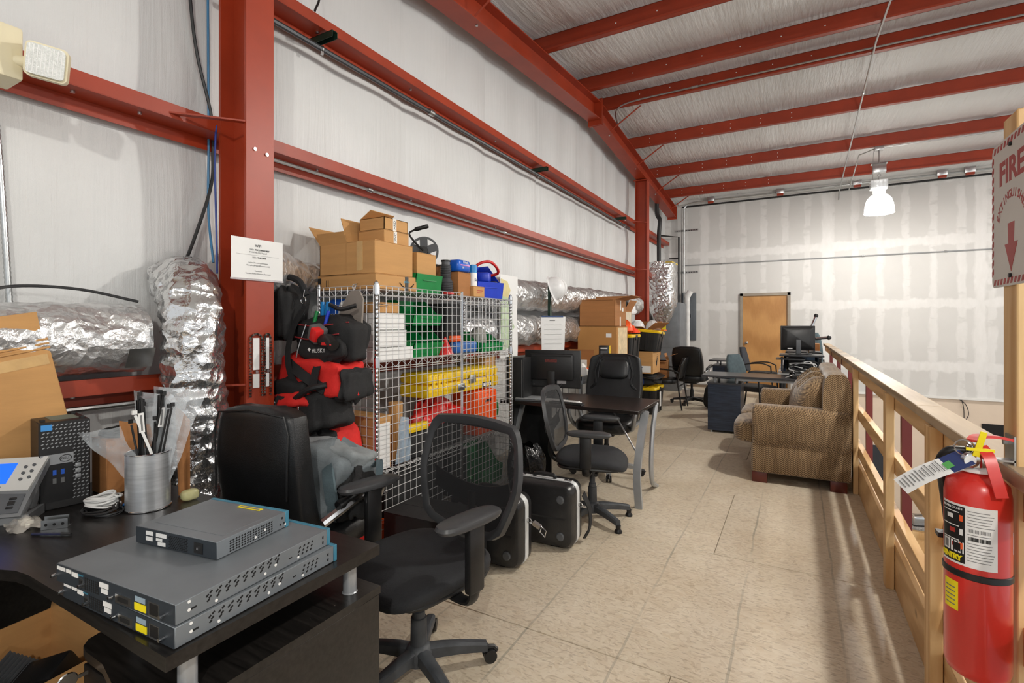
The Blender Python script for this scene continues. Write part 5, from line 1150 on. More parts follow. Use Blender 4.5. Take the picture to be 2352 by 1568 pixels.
# black totes with yellow lids
def tote(label, L, W, H, loc, rz=0, tilt=None, lid=True):
    t = thing('storage_tote', label, 'tote', loc, rz, 'black totes with yellow lids')
    if tilt: t.rotation_euler = (tilt[0], tilt[1], R(rz))
    h = H - (.045 if lid else 0); rr = []
    for q in (0, 1): s = .88 + .1 * q; rr.append([(x, y, h * q) for x, y in rrect(L * s, W * s, .03, 4)])
    put('body', MB().rings(rr), BLK, t)
    for x in (-L * .3, -L * .1, L * .1, L * .3):
        for s in (-1, 1): put('rib', MB().box((x, s * W * .47, h * .5), (.03, .016, h * .9), (R(s * -3.5), 0, 0)), BLK, t)
    for y in (-W * .22, W * .22):
        for s in (-1, 1): put('rib', MB().box((s * L * .47, y, h * .5), (.016, .03, h * .9), (0, R(s * 3.5), 0)), BLK, t)
    if lid:
        ld_ = put('lid', MB().rings([[(x, y, h + z) for x, y in rrect(L * k, W * k, .04, 4)] for z, k in ((-.012, 1.0), (.012, 1.02), (.03, .98), (.03, .9), (.018, .88))]), YEL, t)
        for x in (-.2, 0, .2): put('lid_rib', MB().bx(x * L - .008, x * L + .008, -W * .42, W * .42, h + .018, h + .034), YEL, ld_)
        for y in (-.2, .1): put('lid_rib', MB().bx(-L * .42, L * .42, y * W - .008, y * W + .008, h + .018, h + .034), YEL, ld_)
        for s in (-1, 1): put('latch', MB().bx(s * L * .5 - .008, s * L * .5 + .008, -.05, .05, h - .05, h + .02, .004), YEL if False else BLK, ld_)
    return t
t4 = tote('black tote with yellow lid on the floor under the black bag', .48, .62, .43, (-2.1, 8.12, 0)); put('label', MB().bx(.243, .246, -.05, .05, .1, .33), PAPER, t4)
t = thing('laptop_bag', 'black padded bag lying on the floor tote', 'bag', (-2.1, 8.08, .432), -6); put('body', MB().ball((0, 0, .09), (.23, .25, .085), .45, 28, 10), BLKF, t); put('flap', MB().ball((.04, -.02, .17), (.26, .28, .012), .5, 24, 6, (R(4), R(9), 0)), BLK, t); put('strap', MB().strap(curve([(.22, -.2, .1), (.27, 0, .06), (.22, .2, .1)]), .04, .005, (1, 0, 0)), BLKF, t); put('pocket', MB().ball((-.05, -.245, .08), (.14, .03, .07), .5), mat('navy_cloth', (24, 44, 96), .8), t)
c = carton('shipping_box', 'cardboard box with printed label between bag and yellow lid', .4, .46, .34, (-2.1, 8.05, .632), 0, CARD, None, tape=False); put('label', MB().bx(.0, .17, -.233, -.23, .02, .12), PAPER, c); put('label_logo', MB().bx(.015, .04, -.2345, -.233, .085, .105), mat('navy_print', (30, 60, 110), .5), c); put('printed_bird', MB().prism([(0, 0), (.05, .03), (.08, .12), (.05, .16), (.03, .1), (-.03, .08)], 0, .001, frame((.201, -.02, .1), (0, 1, 0), (0, 0, 1))), INK, c); put('handwriting', MB().bx(.2, .2015, .04, .09, .22, .225).bx(.2, .2015, .05, .1, .25, .255).bx(.2, .2015, .02, .09, .28, .284), INK, c)
tote('black tote with tilted yellow lid above the labelled box', .46, .6, .34, (-2.08, 8.08, .98), 4, (R(-3), R(5)))
tote('bottom black tote of the stack behind the leather chair', .44, .5, .44, (-2.17, 7.08, 0)); tote('middle black tote of the stack behind the leather chair', .44, .5, .43, (-2.17, 7.08, .445))
tote('black tote carrying the orange hat and vest on its lid', .44, .5, .39, (-2.17, 7.08, .88))
hard_hat('orange hard hat lying on the yellow tote lid', (-2.08, 6.93, 1.305), ORG, (0, 0, R(40)))
heap('safety_vest', 'orange safety vest crumpled on the yellow tote lid', 'vest', (-2.04, 7.15, 1.272), (.12, .17, .09), [HVO, mat('hi_vis_red', (250, 70, 30), .8)], 11)
c = carton('shipping_box', 'cardboard box with printed side below the small far tote', .34, .36, .32, (-2.32, 7.35, 1.275), 0, CARD2, {'b': 30}, tape=False); put('white_panel', MB().bx(.17, .172, -.15, .16, .03, .3), mat('pale_print', (222, 210, 186), .6), c)
tote('small black tote with yellow lid, highest in the room', .34, .36, .22, (-2.36, 7.4, 1.6))
hard_hat('white hard hat wedged behind the highest small tote', (-2.24, 7.66, 1.6), HW, (R(20), 0, R(20)))
# far cartons and hats
tote('black tote under the folded cardboard by the guest chair', .42, .46, .44, (-2.45, 8.75, 0), 0)
c = carton('shipping_box', 'open cardboard box with large black lettering below white hard hats', .5, .42, .44, (-2.33, 8.78, .867), -20, CARD2, {'b': 55, 'c': 70, 'd': 20}, tape=False); text('AUTHORITY', .075, INK, c, frame((.0, -.2115, .27), (1, 0, 0), (0, 0, 1)), sx=.95)
carton('shipping_box', 'plain cardboard box supporting the large lettered box', .4, .4, .42, (-2.45, 8.75, .443), 0, CARD, None)
c = carton('shipping_box', 'small cardboard box with raised flap beside the guest chair', .24, .28, .28, (-1.98, 8.7, .503), 4, CARD2, {'b': -20, 'c': 100}, tape=False)
tag(put('cardboard_panel', MB().box((0, 0, 0), (.36, .3, .006), (0, R(-18), 0)), CARD2, None, (-1.9, 8.66, .845)), 'loose cardboard flap resting over the guest chair', 'cardboard', 'torn cardboard pieces')
hard_hat('white hard hat resting on the large lettered box', (-2.16, 8.86, 1.312), HW, (0, 0, R(30)))
hard_hat('white hard hat behind the tilted yellow lid', (-2.36, 8.62, 1.312), HW, (0, 0, R(-30)))
tag(put('orange_strip', MB().box((0, 0, 0), (.3, .1, .012), (0, R(3), R(-20))), ORG, None, (-2.1, 9.02, 1.3)), 'orange strip across the large lettered box top', 'panel')
tag(put('foam_bin', MB().lathe([(.09, 0), (.11, .2), (.105, .2), (.085, .005)], 20), WHITE, None, (-1.72, 9.75, 0)), 'small pale bin on the floor behind the far leather chair', 'bin')
bp = thing('backpack', 'black backpack leaning by the far desk', 'backpack', (-1.17, 8.9, 0), 10); put('body', MB().ball((0, 0, .2), (.15, .12, .2), .6, 24, 12, (R(12), R(8), 0)), BLKF, bp); put('pocket', MB().ball((0, -.12, .13), (.1, .04, .1), .6), BLKF, bp); put('strap', MB().strap(curve([(.05, -.05, .38), (.14, -.1, .3), (.15, -.1, .1)]), .04, .006, (0, -1, 0)), BLKF, bp)

# ---------------------------------------------------------------- desks at the far end
def ped_desk(label, x0, x1, y0, y1, px0, px1, topm, pedm):
    t = thing('pedestal_desk', label, 'desk', (0, 0, 0), 0, 'dark pedestal desks')
    put('desktop', MB().bx(x0, x1, y0, y1, .715, .74, .003, 1), topm, t); put('pedestal', MB().bx(px0, px1, y0 + .04, y1 - .04, .03, .64, .003, 1), pedm, t)
    put('pedestal_top', MB().bx(px0 - .008, px1 + .008, y0 + .03, y1 - .03, .625, .645), topm, t)
    for x in (px0 + .08, px1 - .05):
        for y in (y0 + .1, y1 - .1): put('post', MB().cyl((x, y, .645), (x, y, .715), .018, n=12), SILV, t)
    put('rail', MB().bx(px1 - .05, x1 - .02, y0 + .06, y0 + .08, .68, .714), SILV, t)
    for x in (px0 + .04, px1 - .04): put('foot', MB().cyl((x, y0 + .08, 0), (x, y0 + .08, .03), .016, n=10), SILV, t); put('foot', MB().cyl((x, y1 - .08, 0), (x, y1 - .08, .03), .016, n=10), SILV, t)
    return t
d3 = ped_desk('dark blue-black pedestal desk beyond the loveseat', -1.06, .3, 6.92, 7.52, -.985, -.595, mat('dark_laminate', (56, 56, 60), .28), NAVYW)
ped_desk('dark pedestal desk with raised shelf near the door', -1.38, -.88, 9.9, 10.5, -1.32, -.92, mat('dark_laminate', (56, 56, 60), .28), NAVYW)
sd = thing('standing_desk_converter', 'black standing desk converter raised on the grey-topped desk', 'desk riser', (0, 0, 0))
gd = thing('grey_desk', 'desk with pale grey top against the railing', 'desk', (0, 0, 0)); put('desktop', MB().bx(-.2, .4, 7.62, 8.9, .715, .74, .003, 1), mat('pale_laminate', (186, 190, 190), .35), gd)
for x in (-.16, .36):
    for y in (7.68, 8.84): put('leg', MB().cyl((x, y, 0), (x, y, .715), .02, n=8), BLK, gd)
put('platform', MB().bx(-.18, .34, 7.72, 8.2, .965, .985, .003, 1), mat('charcoal_laminate', (52, 54, 57), .35), sd); put('keyboard_tray', MB().bx(-.22, .12, 7.6, 7.95, .925, .94, .003, 1), mat('charcoal_laminate', (52, 54, 57), .35), sd)
put('base', MB().bx(-.15, .3, 7.72, 8.25, .741, .765), BLK, sd)
for x in (-.12, .26):
    put('scissor_arm', MB().box((x, 7.97, .86), (.03, .5, .04), (R(24), 0, 0)), NAVYW, sd); put('scissor_arm', MB().box((x + .035, 7.97, .86), (.03, .5, .04), (R(-24), 0, 0)), BLK, sd)
put('side_plate', MB().box((-.15, 7.8, .86), (.02, .2, .18)), NAVYW, sd)
m2 = thing('monitor', 'black monitor with rear panel visible on the standing desk', 'monitor', (.04, 8.0, .986), 10)
put('bezel', MB().bx(-.21, .21, .0, .035, .05, .39, .006), BLK, m2); put('rear_shell', MB().rings([[(x, -.0, z + .22) for x, z in rrect(.4, .32, .02)], [(x, -.04, z + .22) for x, z in rrect(.28, .22, .02)]]), BLK, m2); put('neck', MB().bx(-.03, .03, -.05, -.02, .0, .2, .004), GREYP, m2); put('stand', MB().prism(rrect(.24, .18, .03), 0, .012), BLK, m2); put('sticker', MB().bx(-.13, -.07, -.02, -.004, .07, .085), PAPER, m2)
ma = thing('monitor_bracket', 'silver twin monitor arm reaching over the railing', 'monitor arm', (.16, 8.1, .986)); put('pole', MB().cyl((0, 0, 0), (0, 0, .3), .018, n=12), CHROME, ma)
put('arm', MB().tube([(0, 0, .25), (.04, .02, .36), (.1, .06, .52)], .02, 8), CHROME, ma); put('arm', MB().tube([(0, 0, .22), (.1, -.02, .215), (.24, -.05, .23)], .02, 8), CHROME, ma)
put('joint', MB().ball((.1, .06, .53), .028), BLK, ma); put('joint', MB().ball((.245, -.05, .23), .03), BLK, ma); put('clamp', MB().bx(-.05, .05, -.05, .05, 0, .012), BLK, ma)
pr_ = thing('printer', 'dark printer on the far side of the standing desk', 'printer', (.1, 8.62, .741)); put('body', MB().bx(-.22, .24, -.18, .18, 0, .26, .02), BLK, pr_); put('paper_tray', MB().box((.12, 0, .34), (.012, .26, .2), (0, R(-25), 0)), GREYP, pr_); put('control_panel', MB().bx(.0, .2, -.19, -.18, .14, .22), mat('phone_navy', (44, 60, 78), .3), pr_)
carton('shipping_box', 'brown cardboard box at the railing end beyond the monitor', .3, .3, .34, (.2, 9.55, .742), 0, CARD2, None)
gd2 = dup(gd, (0, 1.7, 0), 0, 'second grey-topped desk behind the printer')
cb = thing('cable_bundle', 'tangle of black and white cables on the grey desk behind the loveseat', 'cable', (.12, 7.75, .742))
mb = MB(); rn = random.Random(2)
for k in range(6): put('loop', MB().tube(curve([(rn.uniform(-.2, .15), rn.uniform(-.08, .08), .02), (rn.uniform(-.2, .15), rn.uniform(-.05, .05), rn.uniform(.05, .14)), (rn.uniform(-.1, .2), 0, rn.uniform(.06, .16)), (rn.uniform(0, .2), rn.uniform(-.1, .05), .02)]), .008, 6), BLK if k % 3 else PAPER, cb)
dp_ = thing('desk_phone', 'small black phone on the blue-black pedestal desk', 'phone', (.02, 7.05, .741), 20); put('body', MB().box((0, 0, .025), (.14, .12, .05), None, .012), BLK, dp_); put('handset', MB().tube(curve([(-.05, -.05, .06), (-.05, 0, .075), (-.05, .05, .06)]), .016, 8), BLK, dp_); put('cord', MB().tube(curve([(-.05, -.05, .05), (-.1, -.06, .03), (-.13, -.02, .008)]), .004, 6), PAPER, dp_)
# map poster on the wall past the cage
mp = thing('map_poster', 'pale green and cream topographic map hung past the cage', 'map', (-2.415, 4.25, 1.45), 0)
put('sheet', MB().sheet(lambda u, v: (.004 * math.sin(9 * v), -.17 + .34 * u, -.38 + .8 * v), 6, 12, .002), PAPER, mp)
put('land', MB().prism([(-.16, -.3), (-.02, -.28), (.03, -.2), (.06, -.22), (.05, -.12), (.1, -.08), (.04, 0), (.07, .06), (.0, .12), (-.02, .2), (-.16, .22)], .004, .006, frame((0, 0, 0), (0, 1, 0), (0, 0, 1))), mat('map_green', (186, 204, 168), .7, 0, .12, 14), mp)
put('coast', MB().prism([(-.16, .22), (-.02, .2), (.02, .28), (-.04, .36), (-.16, .38)], .004, .0055, frame((0, 0, 0), (0, 1, 0), (0, 0, 1))), mat('map_cream', (222, 208, 150), .7), mp)
# ---------------------------------------------------------------- ducts
def flex_duct(name, label, pts, r, m, amp=.006, pitch=.035, n=28, crumple=.008, seed=1, caps=True):
    """ribbed, crumpled foil sleeve along a path"""
    P = curve(pts, 10); L = [0]
    for a, b in zip(P, P[1:]): L.append(L[-1] + (b - a).length)
    N = max(8, int(L[-1] / (pitch / 4))); Q = []; j = 0
    for i in range(N + 1):
        s = L[-1] * i / N
        while j < len(P) - 2 and L[j + 1] < s: j += 1
        t = (s - L[j]) / max(1e-9, L[j + 1] - L[j]); Q.append(P[j].lerp(P[j + 1], t))
    rn = random.Random(seed); ph_ = [rn.uniform(0, 6.3) for _ in range(8)]
    rings = []; ref = None; r0 = r
    for i, p in enumerate(Q):
        r = r0(p.y) if callable(r0) else r0
        t = (Q[min(i + 1, N)] - Q[max(i - 1, 0)]).normalized()
        if ref is None: ref = Vector((0, 0, 1)) if abs(t.z) < .9 else Vector((1, 0, 0))
        a = (ref - t * ref.dot(t)).normalized(); b = t.cross(a); ref = a; s = L[-1] * i / N; ring = []
        for k in range(n):
            th = 2 * PI * k / n
            w = amp * math.sin(2 * PI * s / pitch + .5 * math.sin(3 * th + ph_[0]) + .8 * math.sin(s * 3)) + crumple * (math.sin(3 * th + 7 * s + ph_[1]) * math.sin(11 * s + ph_[2]) + .6 * math.sin(7 * th - 19 * s + ph_[3]) + rn.uniform(-.5, .5))
            ring.append(p + (a * math.cos(th) + b * math.sin(th)) * (r + w))
        rings.append(ring)
    o = put(name, MB().rings(rings, caps), m, sharp=55); return tag(o, label, 'duct', 'foil-wrapped ducts')
flex_duct('foil_duct', 'foil-wrapped duct lying behind the leaning box', [(-2.62, -1.5, 1.335), (-2.62, -.3, 1.335), (-2.62, .6, 1.335), (-2.61, 1.17, 1.335)], .15, FOIL2, .001, .09, 36, .006, 4)
flex_duct('foil_duct', 'crinkled foil duct standing beside the red column', [(-2.43, 1.33, .0), (-2.43, 1.33, .6), (-2.43, 1.325, 1.1), (-2.44, 1.32, 1.4), (-2.5, 1.34, 1.55), (-2.58, 1.36, 1.6), (-2.68, 1.37, 1.6)], .125, FOIL, .006, .075, 40, .008, 2)
flex_duct('foil_duct', 'upper foil duct running along the wall behind the cage', [(-2.6, 1.72, 1.68), (-2.675, 2.15, 1.69), (-2.675, 2.9, 1.69), (-2.675, 3.6, 1.7), (-2.59, 4.2, 1.7), (-2.56, 6, 1.72), (-2.56, 7.6, 1.74), (-2.56, 9.2, 1.74)], lambda y: .165 - .075 * max(0, min(1, (y - 1.8) / .3, (4.1 - y) / .4)), FOIL2, .001, .1, 32, .009, 3)
flex_duct('foil_duct', 'lower foil duct running along the wall behind the cage', [(-2.675, 2.2, 1.33), (-2.675, 2.9, 1.33), (-2.675, 3.7, 1.33), (-2.6, 4.2, 1.335), (-2.58, 5.5, 1.335), (-2.57, 7.2, 1.34)], lambda y: .16 - .065 * max(0, min(1, (4.1 - y) / .4)), FOIL2, .001, .1, 32, .01, 6)
dp = put('damper_plate', MB().bx(-.003, .003, -.05, .05, -.045, .045), GALV, None, (-2.475, 1.12, 1.255), (0, R(25), 0)); tag(dp, 'small galvanised plate on the foil duct', 'plate')
mb = MB(); pr = random.Random(9)
def plen(u, v):
    a = 2 * PI * u; f = lambda q, e: math.copysign(abs(q) ** e, q)
    tp = 1 - .55 * max(0, (.35 - v) / .35) ** 1.6
    return (-2.38 + .27 * f(math.cos(a), .5) * tp + .01 * math.sin(17 * v + 5 * a), 10.55 + .3 * f(math.sin(a), .5) * tp + .01 * math.sin(23 * v - 4 * a), 1.42 + 1.22 * v + (.02 * math.sin(a * 3) if v > .95 else 0))
mb.loft(plen, 48, 40)
pl = thing('supply_plenum', 'foil-wrapped supply plenum hanging past the far red column', 'duct'); put('foil_wrap', mb, FOIL, pl, sharp=55)
put('cap', MB().bx(-2.64, -2.12, 10.26, 10.84, 2.62, 2.65), mat('yellow_insulation', (196, 170, 80), .9, 0, .3, 20), pl)
hv = thing('furnace_cabinet', 'grey furnace cabinet under the foil plenum', 'furnace', (-2.38, 11.2, 0))
put('cabinet', MB().bx(-.3, .3, -.35, .4, 0, 1.85, .006), mat('furnace_grey', (112, 116, 120), .5), hv); put('access_door', MB().bx(-.26, .26, -.36, -.35, .9, 1.75, .004), mat('furnace_grey', (112, 116, 120), .5), hv)
put('warning_label', MB().bx(-.18, .02, -.364, -.36, 1.25, 1.48), YELL, hv)
ep = thing('electrical_panel', 'dark grey electrical panel on the end wall', 'electrical panel', (-2.18, 12.5, 1.58))
put('box', MB().bx(-.15, .16, -.05, -.002, -.56, .56, .006), mat('panel_grey', (84, 90, 96), .45), ep); put('door', MB().bx(-.12, .06, -.062, -.05, -.36, .32, .003), mat('panel_grey', (84, 90, 96), .45), ep); put('latch', MB().bx(.03, .045, -.07, -.062, -.03, .05), BLK, ep)
# pipes and conduits
def pipe(name, label, pts, r, m, n=8, group='pipes and conduits', cat='pipe', couplings=()):
    t = thing(name, label, cat, (0, 0, 0), 0, group); put('run', MB().tube(pts, r, n), m, t)
    for p, q in couplings:
        put('coupling', MB().cyl(p, q, r * 1.5, n=10), GALV, t)
    return t
pipe('conduit', 'dark pipe hung from struts under the upper girt', [(-2.64, 1.7, 3.16), (-2.64, 9.1, 3.16)], .017, DKP, couplings=[((-2.64, 3.3, 3.16), (-2.64, 3.36, 3.16)), ((-2.64, 8.8, 3.16), (-2.64, 8.85, 3.16))])
pipe('conduit', 'bright conduit along the middle girt', [(-2.625, 1.7, 2.35), (-2.625, 9.3, 2.35)], .011, GALV, couplings=[((-2.625, 2.6, 2.35), (-2.625, 2.64, 2.35)), ((-2.625, 4.5, 2.35), (-2.625, 4.54, 2.35))])
pipe('conduit', 'grey conduit under the low girt behind the desk', [(-2.63, -1, 1.04), (-2.63, 1.5, 1.04)], .013, GALV)
for y, lab in ((2.22, 'near the column'), (5.35, 'above the office boxes'), (8.5, 'close to the far column')):
    t = thing('strut_bracket', 'green strut arm holding the dark pipe ' + lab, 'bracket', (-2.66, y, 3.2), 0, 'green strut brackets')
    m = mat('green_strut', (34, 58, 46), .45, .3)
    put('channel', MB().bx(-.07, .14, -.021, -.018, -.0, .041).bx(-.07, .14, .018, .021, 0, .041).bx(-.07, .14, -.021, .021, .038, .041), m, t)
    put('clamp', MB().tube(arc((.02, 0, -.04), .018, 0, 360, 12, 'xz')[:-1], .004, 6, closed=True).bx(.014, .026, -.01, .01, -.075, -.055), GALV, t)
zc = lambda y: raft_z(y) - .012
pipe('conduit', 'bright conduit crossing under the purlins', [(.79, y, zc(y)) for y in (4.6, 5.4, 6.2, 6.85, 7.6, 8.6, 9.6, 10.6, 11.6, 12.2)] + [(.79, 12.3, 3.95)], .012, GALV, couplings=[((.79, 8.0, zc(8.0)), (.79, 8.05, zc(8.05)))])
pipe('conduit', 'second bright conduit dropping to the lamp junction box', [(.95, 12.1, zc(12.1) - .02), (.93, 10.9, zc(10.9) - .1), (.95, 10.3, raft_z(10.07) - .03), (1.14, 10.05, raft_z(10.07) - .03), (9, 10.05, raft_z(10.07) + .02)], .01, GALV)
pipe('conduit', 'bright conduit clipped along the purlin past the ridge', curve([(-2.3, 7.3, 4.38), (-2.25, 7.12, 4.5), (-2.0, 7.06, 4.55), (-1.2, 7.055, 4.56)], 5) + [(9, 7.055, 4.56)], .012, GALV, couplings=[((-1.2, 7.055, 4.56), (-1.12, 7.055, 4.56)), ((2.3, 7.055, 4.56), (2.4, 7.055, 4.56))])
pipe('gas_pipe', 'black iron pipe along the top of the end wall', [(-2.33, 12.4, 1.6), (-2.33, 12.4, 4.165), (9.4, 12.4, 4.165)], .02, BLK)
pipe('conduit', 'bright conduit bending up the end wall corner', [(-2.26, 12.31, 1.9), (-2.26, 12.31, 4.1)] + [(-2.26 + .22 * (1 - math.cos(R(a))), 12.31, 4.1 + .13 * math.sin(R(a))) for a in (30, 60, 90)] + [(-1.6, 12.31, 4.24), (9.4, 12.31, 4.24)], .018, GALV)
pipe('conduit', 'thin grey conduit across the middle of the drywall', [(-2.3, 12.47, 2.79), (9.4, 12.47, 2.79)], .012, SILV, couplings=[((-1.5, 12.47, 2.79), (-1.46, 12.47, 2.79)), ((1.2, 12.47, 2.79), (1.24, 12.47, 2.79)), ((2.5, 12.47, 2.79), (2.54, 12.47, 2.79))])
pipe('gas_pipe', 'black pipe loop beside the far column', [(-2.7, 11.9, 3.45), (-2.38, 12.3, 3.45), (-2.38, 12.3, .0)], .022, BLK)
pipe('gas_pipe', 'short black pipe branch below the loop', [(-2.6, 12.3, 2.95), (-2.38, 12.3, 2.95)], .016, BLK)
pipe('vent_pipe', 'black vent hose rising from the foil plenum', curve([(-2.52, 10.9, 2.64), (-2.52, 10.9, 3.3), (-2.5, 10.9, 3.6), (-2.56, 10.9, 3.75), (-2.56, 10.9, 4.1)]), .045, BLK, 12)
pipe('drain_pipe', 'white plastic pipe with elbow before the electrical panel', [(-2.17, 12.2, .0), (-2.17, 12.2, 1.98), (-2.17, 12.2, 2.05), (-2.1, 12.2, 2.16)], [.055, .055, .07, .07], mat('white_pvc', (228, 228, 226), .3), 14)
for z, lab in ((3.62, 'upper slotted strut on the end wall corner'), (2.63, 'lower slotted strut on the end wall corner')):
    t = thing('wall_strut', lab, 'strut', (0, 12.47, z), 0, 'slotted wall struts'); mb = MB().bx(-2.5, -1.98, 0, .02, -.02, .02); put('channel', mb, GALV, t)
    mb = MB()
    for k in range(9): mb.bx(-2.47 + .055 * k, -2.44 + .055 * k, -.002, .0, -.007, .007)
    put('slots', mb, HOLE, t)
es = thing('eave_beam', 'pale eave channel and galvanised track above the end wall', 'beam', (0, 12.3, 4.3), 0, None, 'structure')
put('channel', MB().bx(-2.4, 9.4, .05, .2, -.08, .22), WHITE, es); put('track', MB().bx(-1.9, 9.4, .0, .05, .03, .08), GALV, es); put('timber_strip', MB().bx(.1, 9.4, -.02, .05, .09, .13), mat('raw_osb', (196, 134, 66), .8), es)
for x in (-1.75, -.35, 1.02, 2.35, 2.75): put('clip', MB().bx(x, x + .16, -.06, .0, -.1, .16, .006), GALV, es); put('clip_foot', MB().bx(x + .02, x + .14, -.07, .0, -.14, -.1), RED, es)
# cables on the near column
def cable(label, pts, r, m): return tag(put('cable', MB().tube(curve(pts, 8), r, 6), m), label, 'cable', 'loose cables on the insulation')
cable('black cable pair hanging over the girt beside the column', [(-2.73, 1.42, 3.7), (-2.73, 1.463, 3.08), (-2.73, 1.5, 2.8), (-2.73, 1.57, 2.52), (-2.73, 1.58, 2.3), (-2.72, 1.56, 2.12), (-2.7, 1.46, 1.82), (-2.66, 1.38, 1.66)], .008, BLK)
cable('light blue cable running straight down beside the column', [(-2.735, 1.555, 3.9), (-2.735, 1.556, 3.1), (-2.735, 1.56, 2.4), (-2.72, 1.55, 2.0), (-2.64, 1.53, 1.72)], .006, CYANC)
cable('dark blue cable looped at the column flange', [(-2.61, 1.535, 2.43), (-2.6, 1.52, 2.4), (-2.6, 1.515, 2.2), (-2.6, 1.522, 1.9), (-2.59, 1.52, 1.66)], .005, BLUEC)
cable('black cable arched over the horizontal foil duct', [(-2.56, .62, 1.5), (-2.6, .75, 1.545), (-2.6, .95, 1.545), (-2.56, 1.15, 1.5)], .006, BLK)
cable('black cable drooping over the upper girt', [(-2.66, 2.15, 3.75), (-2.64, 2.2, 3.5), (-2.62, 2.15, 3.36)], .007, BLK)
mb = MB()
fc = [(-2.72, .772, 1.46), (-2.72, .758, 1.75), (-2.72, .742, 2.05), (-2.72, .72, 2.34)]; cc = curve(fc, 30); mb.tube(cc, [.010 + .002 * (k % 2) for k in range(len(cc))], 10); tag(put('flexible_conduit', mb, GALV), 'ribbed steel flexible conduit on the insulation', 'conduit')
# emergency light
el = thing('emergency_light', 'beige emergency light box with square lamp head', 'emergency light', (-2.47, .6, 2.36))
CRM = mat('cream_plastic', (226, 216, 184), .45, 0, .03)
put('housing', MB().bx(-.12, .03, -.35, .13, -.08, .11, .01), CRM, el)
mh = frame((.1, .17, -.01), (.46, .88, -.1), (.2, -.02, .95))
put('lamp_head', MB().prism(rrect(.12, .12, .018), -.04, .0, mh), CRM, el); put('lens', MB().prism(rrect(.105, .105, .013), .0, .012, mh), mat('ribbed_lens', (222, 224, 220), .12, 0, .1, 60, .6, 120), el)
g = MB()
for k in range(9): g.box((-.044 + .011 * k, 0, .0125), (.002, .096, .003), None, 0, 1, mh)
put('lens_ribs', g, mat('lens_white', (240, 240, 238), .2), el)
put('neck', MB().tube([(.0, .1, -.01), (.06, .16, -.01)], .022, 10), CRM, el)
# notice on the column
no = thing('wifi_notice', 'white paper wifi notice in a clear sleeve on the column', 'notice', (-2.366, 1.595, 1.725), 0)
Mn = frame((.003, 0, 0), (0, 1, 0), (0, 0, 1))
put('sheet', MB().bx(0, .0025, -.14, .14, -.098, .102), PAPER, no); put('sleeve', MB().bx(-.001, .004, -.143, .143, -.107, -.098), m_film('sleeve_film', (214, 208, 210), .6), no)
text('WIFI', .017, INK, no, Mn @ Matrix.Translation((0, .068, 0)), bold=.0003)
text('SSID:', .011, GREYINK, no, Mn @ Matrix.Translation((-.034, .047, 0))); text('TUCOWSGUEST', .011, INK, no, Mn @ Matrix.Translation((.022, .047, 0)), bold=.0003)
text('TYG2D5(C35), Yupted!', .010, GREYINK, no, Mn @ Matrix.Translation((0, .034, 0)))
put('rule', MB().bx(.0026, .0031, -.115, .115, .0195, .0205), GREYINK, no)
text('SSID:', .011, GREYINK, no, Mn @ Matrix.Translation((-.02, .008, 0))); text('TUCOWS', .011, INK, no, Mn @ Matrix.Translation((.02, .008, 0)), bold=.0003)
for k, s in enumerate(('Active Directory username', 'Example: (bruger@tucows.com)', '', 'Password:', 'Tucows Active Directory Password')): text(s, .0095, GREYINK, no, Mn @ Matrix.Translation((0, -.018 - .0135 * k, 0))) if s else None
# chains hanging on the column
for y, lab, w in ((1.583, 'chainsaw chain looped on a white hook card', .027), (1.645, 'narrow white hook card with chain links beside it', .014)):
    t = thing('hanging_chain', lab + ' on the red column', 'chain', (-2.366, y, 1.2), 0, 'chains hung on the column')
    put('card', MB().bx(0, .006, -w * .6, w * .6, -.03, .13).bx(0, .006, -w * .6, w * .6, -.12, -.05), PAPER, t)
    mb = MB(); loop = [(.006, (w * 1.15) * math.cos(R(a)), .12 + .03 * math.sin(R(a))) for a in range(0, 181, 20)]
    loop = [(.006, w * 1.15, -.16 + .014 * k) for k in range(20)] + loop + [(.006, -w * 1.15, .106 - .014 * k) for k in range(20)]
    for p in loop: mb.box(p, (.008, .007, .009), (0, 0, random.uniform(-.6, .6)))
    put('links', mb, mat('oily_steel', (96, 92, 86), .35, .9, .3, 40), t)
    put('bolt_or_light_dot', MB().cyl((.0, 0, -.04), (.012, 0, -.04), .008, n=6), GALV, t)
# ---------------------------------------------------------------- railing
ra = thing('guard_railing', 'pine guard railing with flat cap along the mezzanine edge', 'railing', (0, 0, 0))
for y0, y1 in ((-1.5, 2.6), (2.6, 5.05), (5.05, 7.6), (7.6, 10.2)):
    put('cap_board', MB().bx(.431, .521, y0 + .001, y1 - .001, 1.032, 1.07, .003, 1), PINE_Y, ra)
    put('top_rail', MB().bx(.46, .498, y0 + .001, y1 - .001, .943, 1.032, .002, 1), PINE_R, ra)
    put('middle_rail', MB().bx(.46, .498, y0 + .001, y1 - .001, .61, .70, .002, 1), PINE_R, ra)
    put('lower_rail', MB().bx(.46, .498, y0 + .001, y1 - .001, .30, .39, .002, 1), PINE_R, ra)
    put('toe_board', MB().bx(.462, .498, y0 + .001, y1 - .001, 0.0, .235, .002, 1), PINE_R, ra)
for y in (3.3, 2.30, 5.0, -.3):
    put('post', MB().bx(.421, .459, y, y + .085, 0, 1.031, .002, 1), PINE, ra)
for y in (3.5, 5.1, 6.7, 8.4, 10.1, 1.0):
    put('steel_post', MB().bx(.52, .565, y, y + .05, -.25, 1.0), MAROON, ra)
    for z in (.985, .655, .345): put('steel_tab', MB().bx(.4565, .4595, y, y + .045, z - .042, z + .042), MAROON, ra)
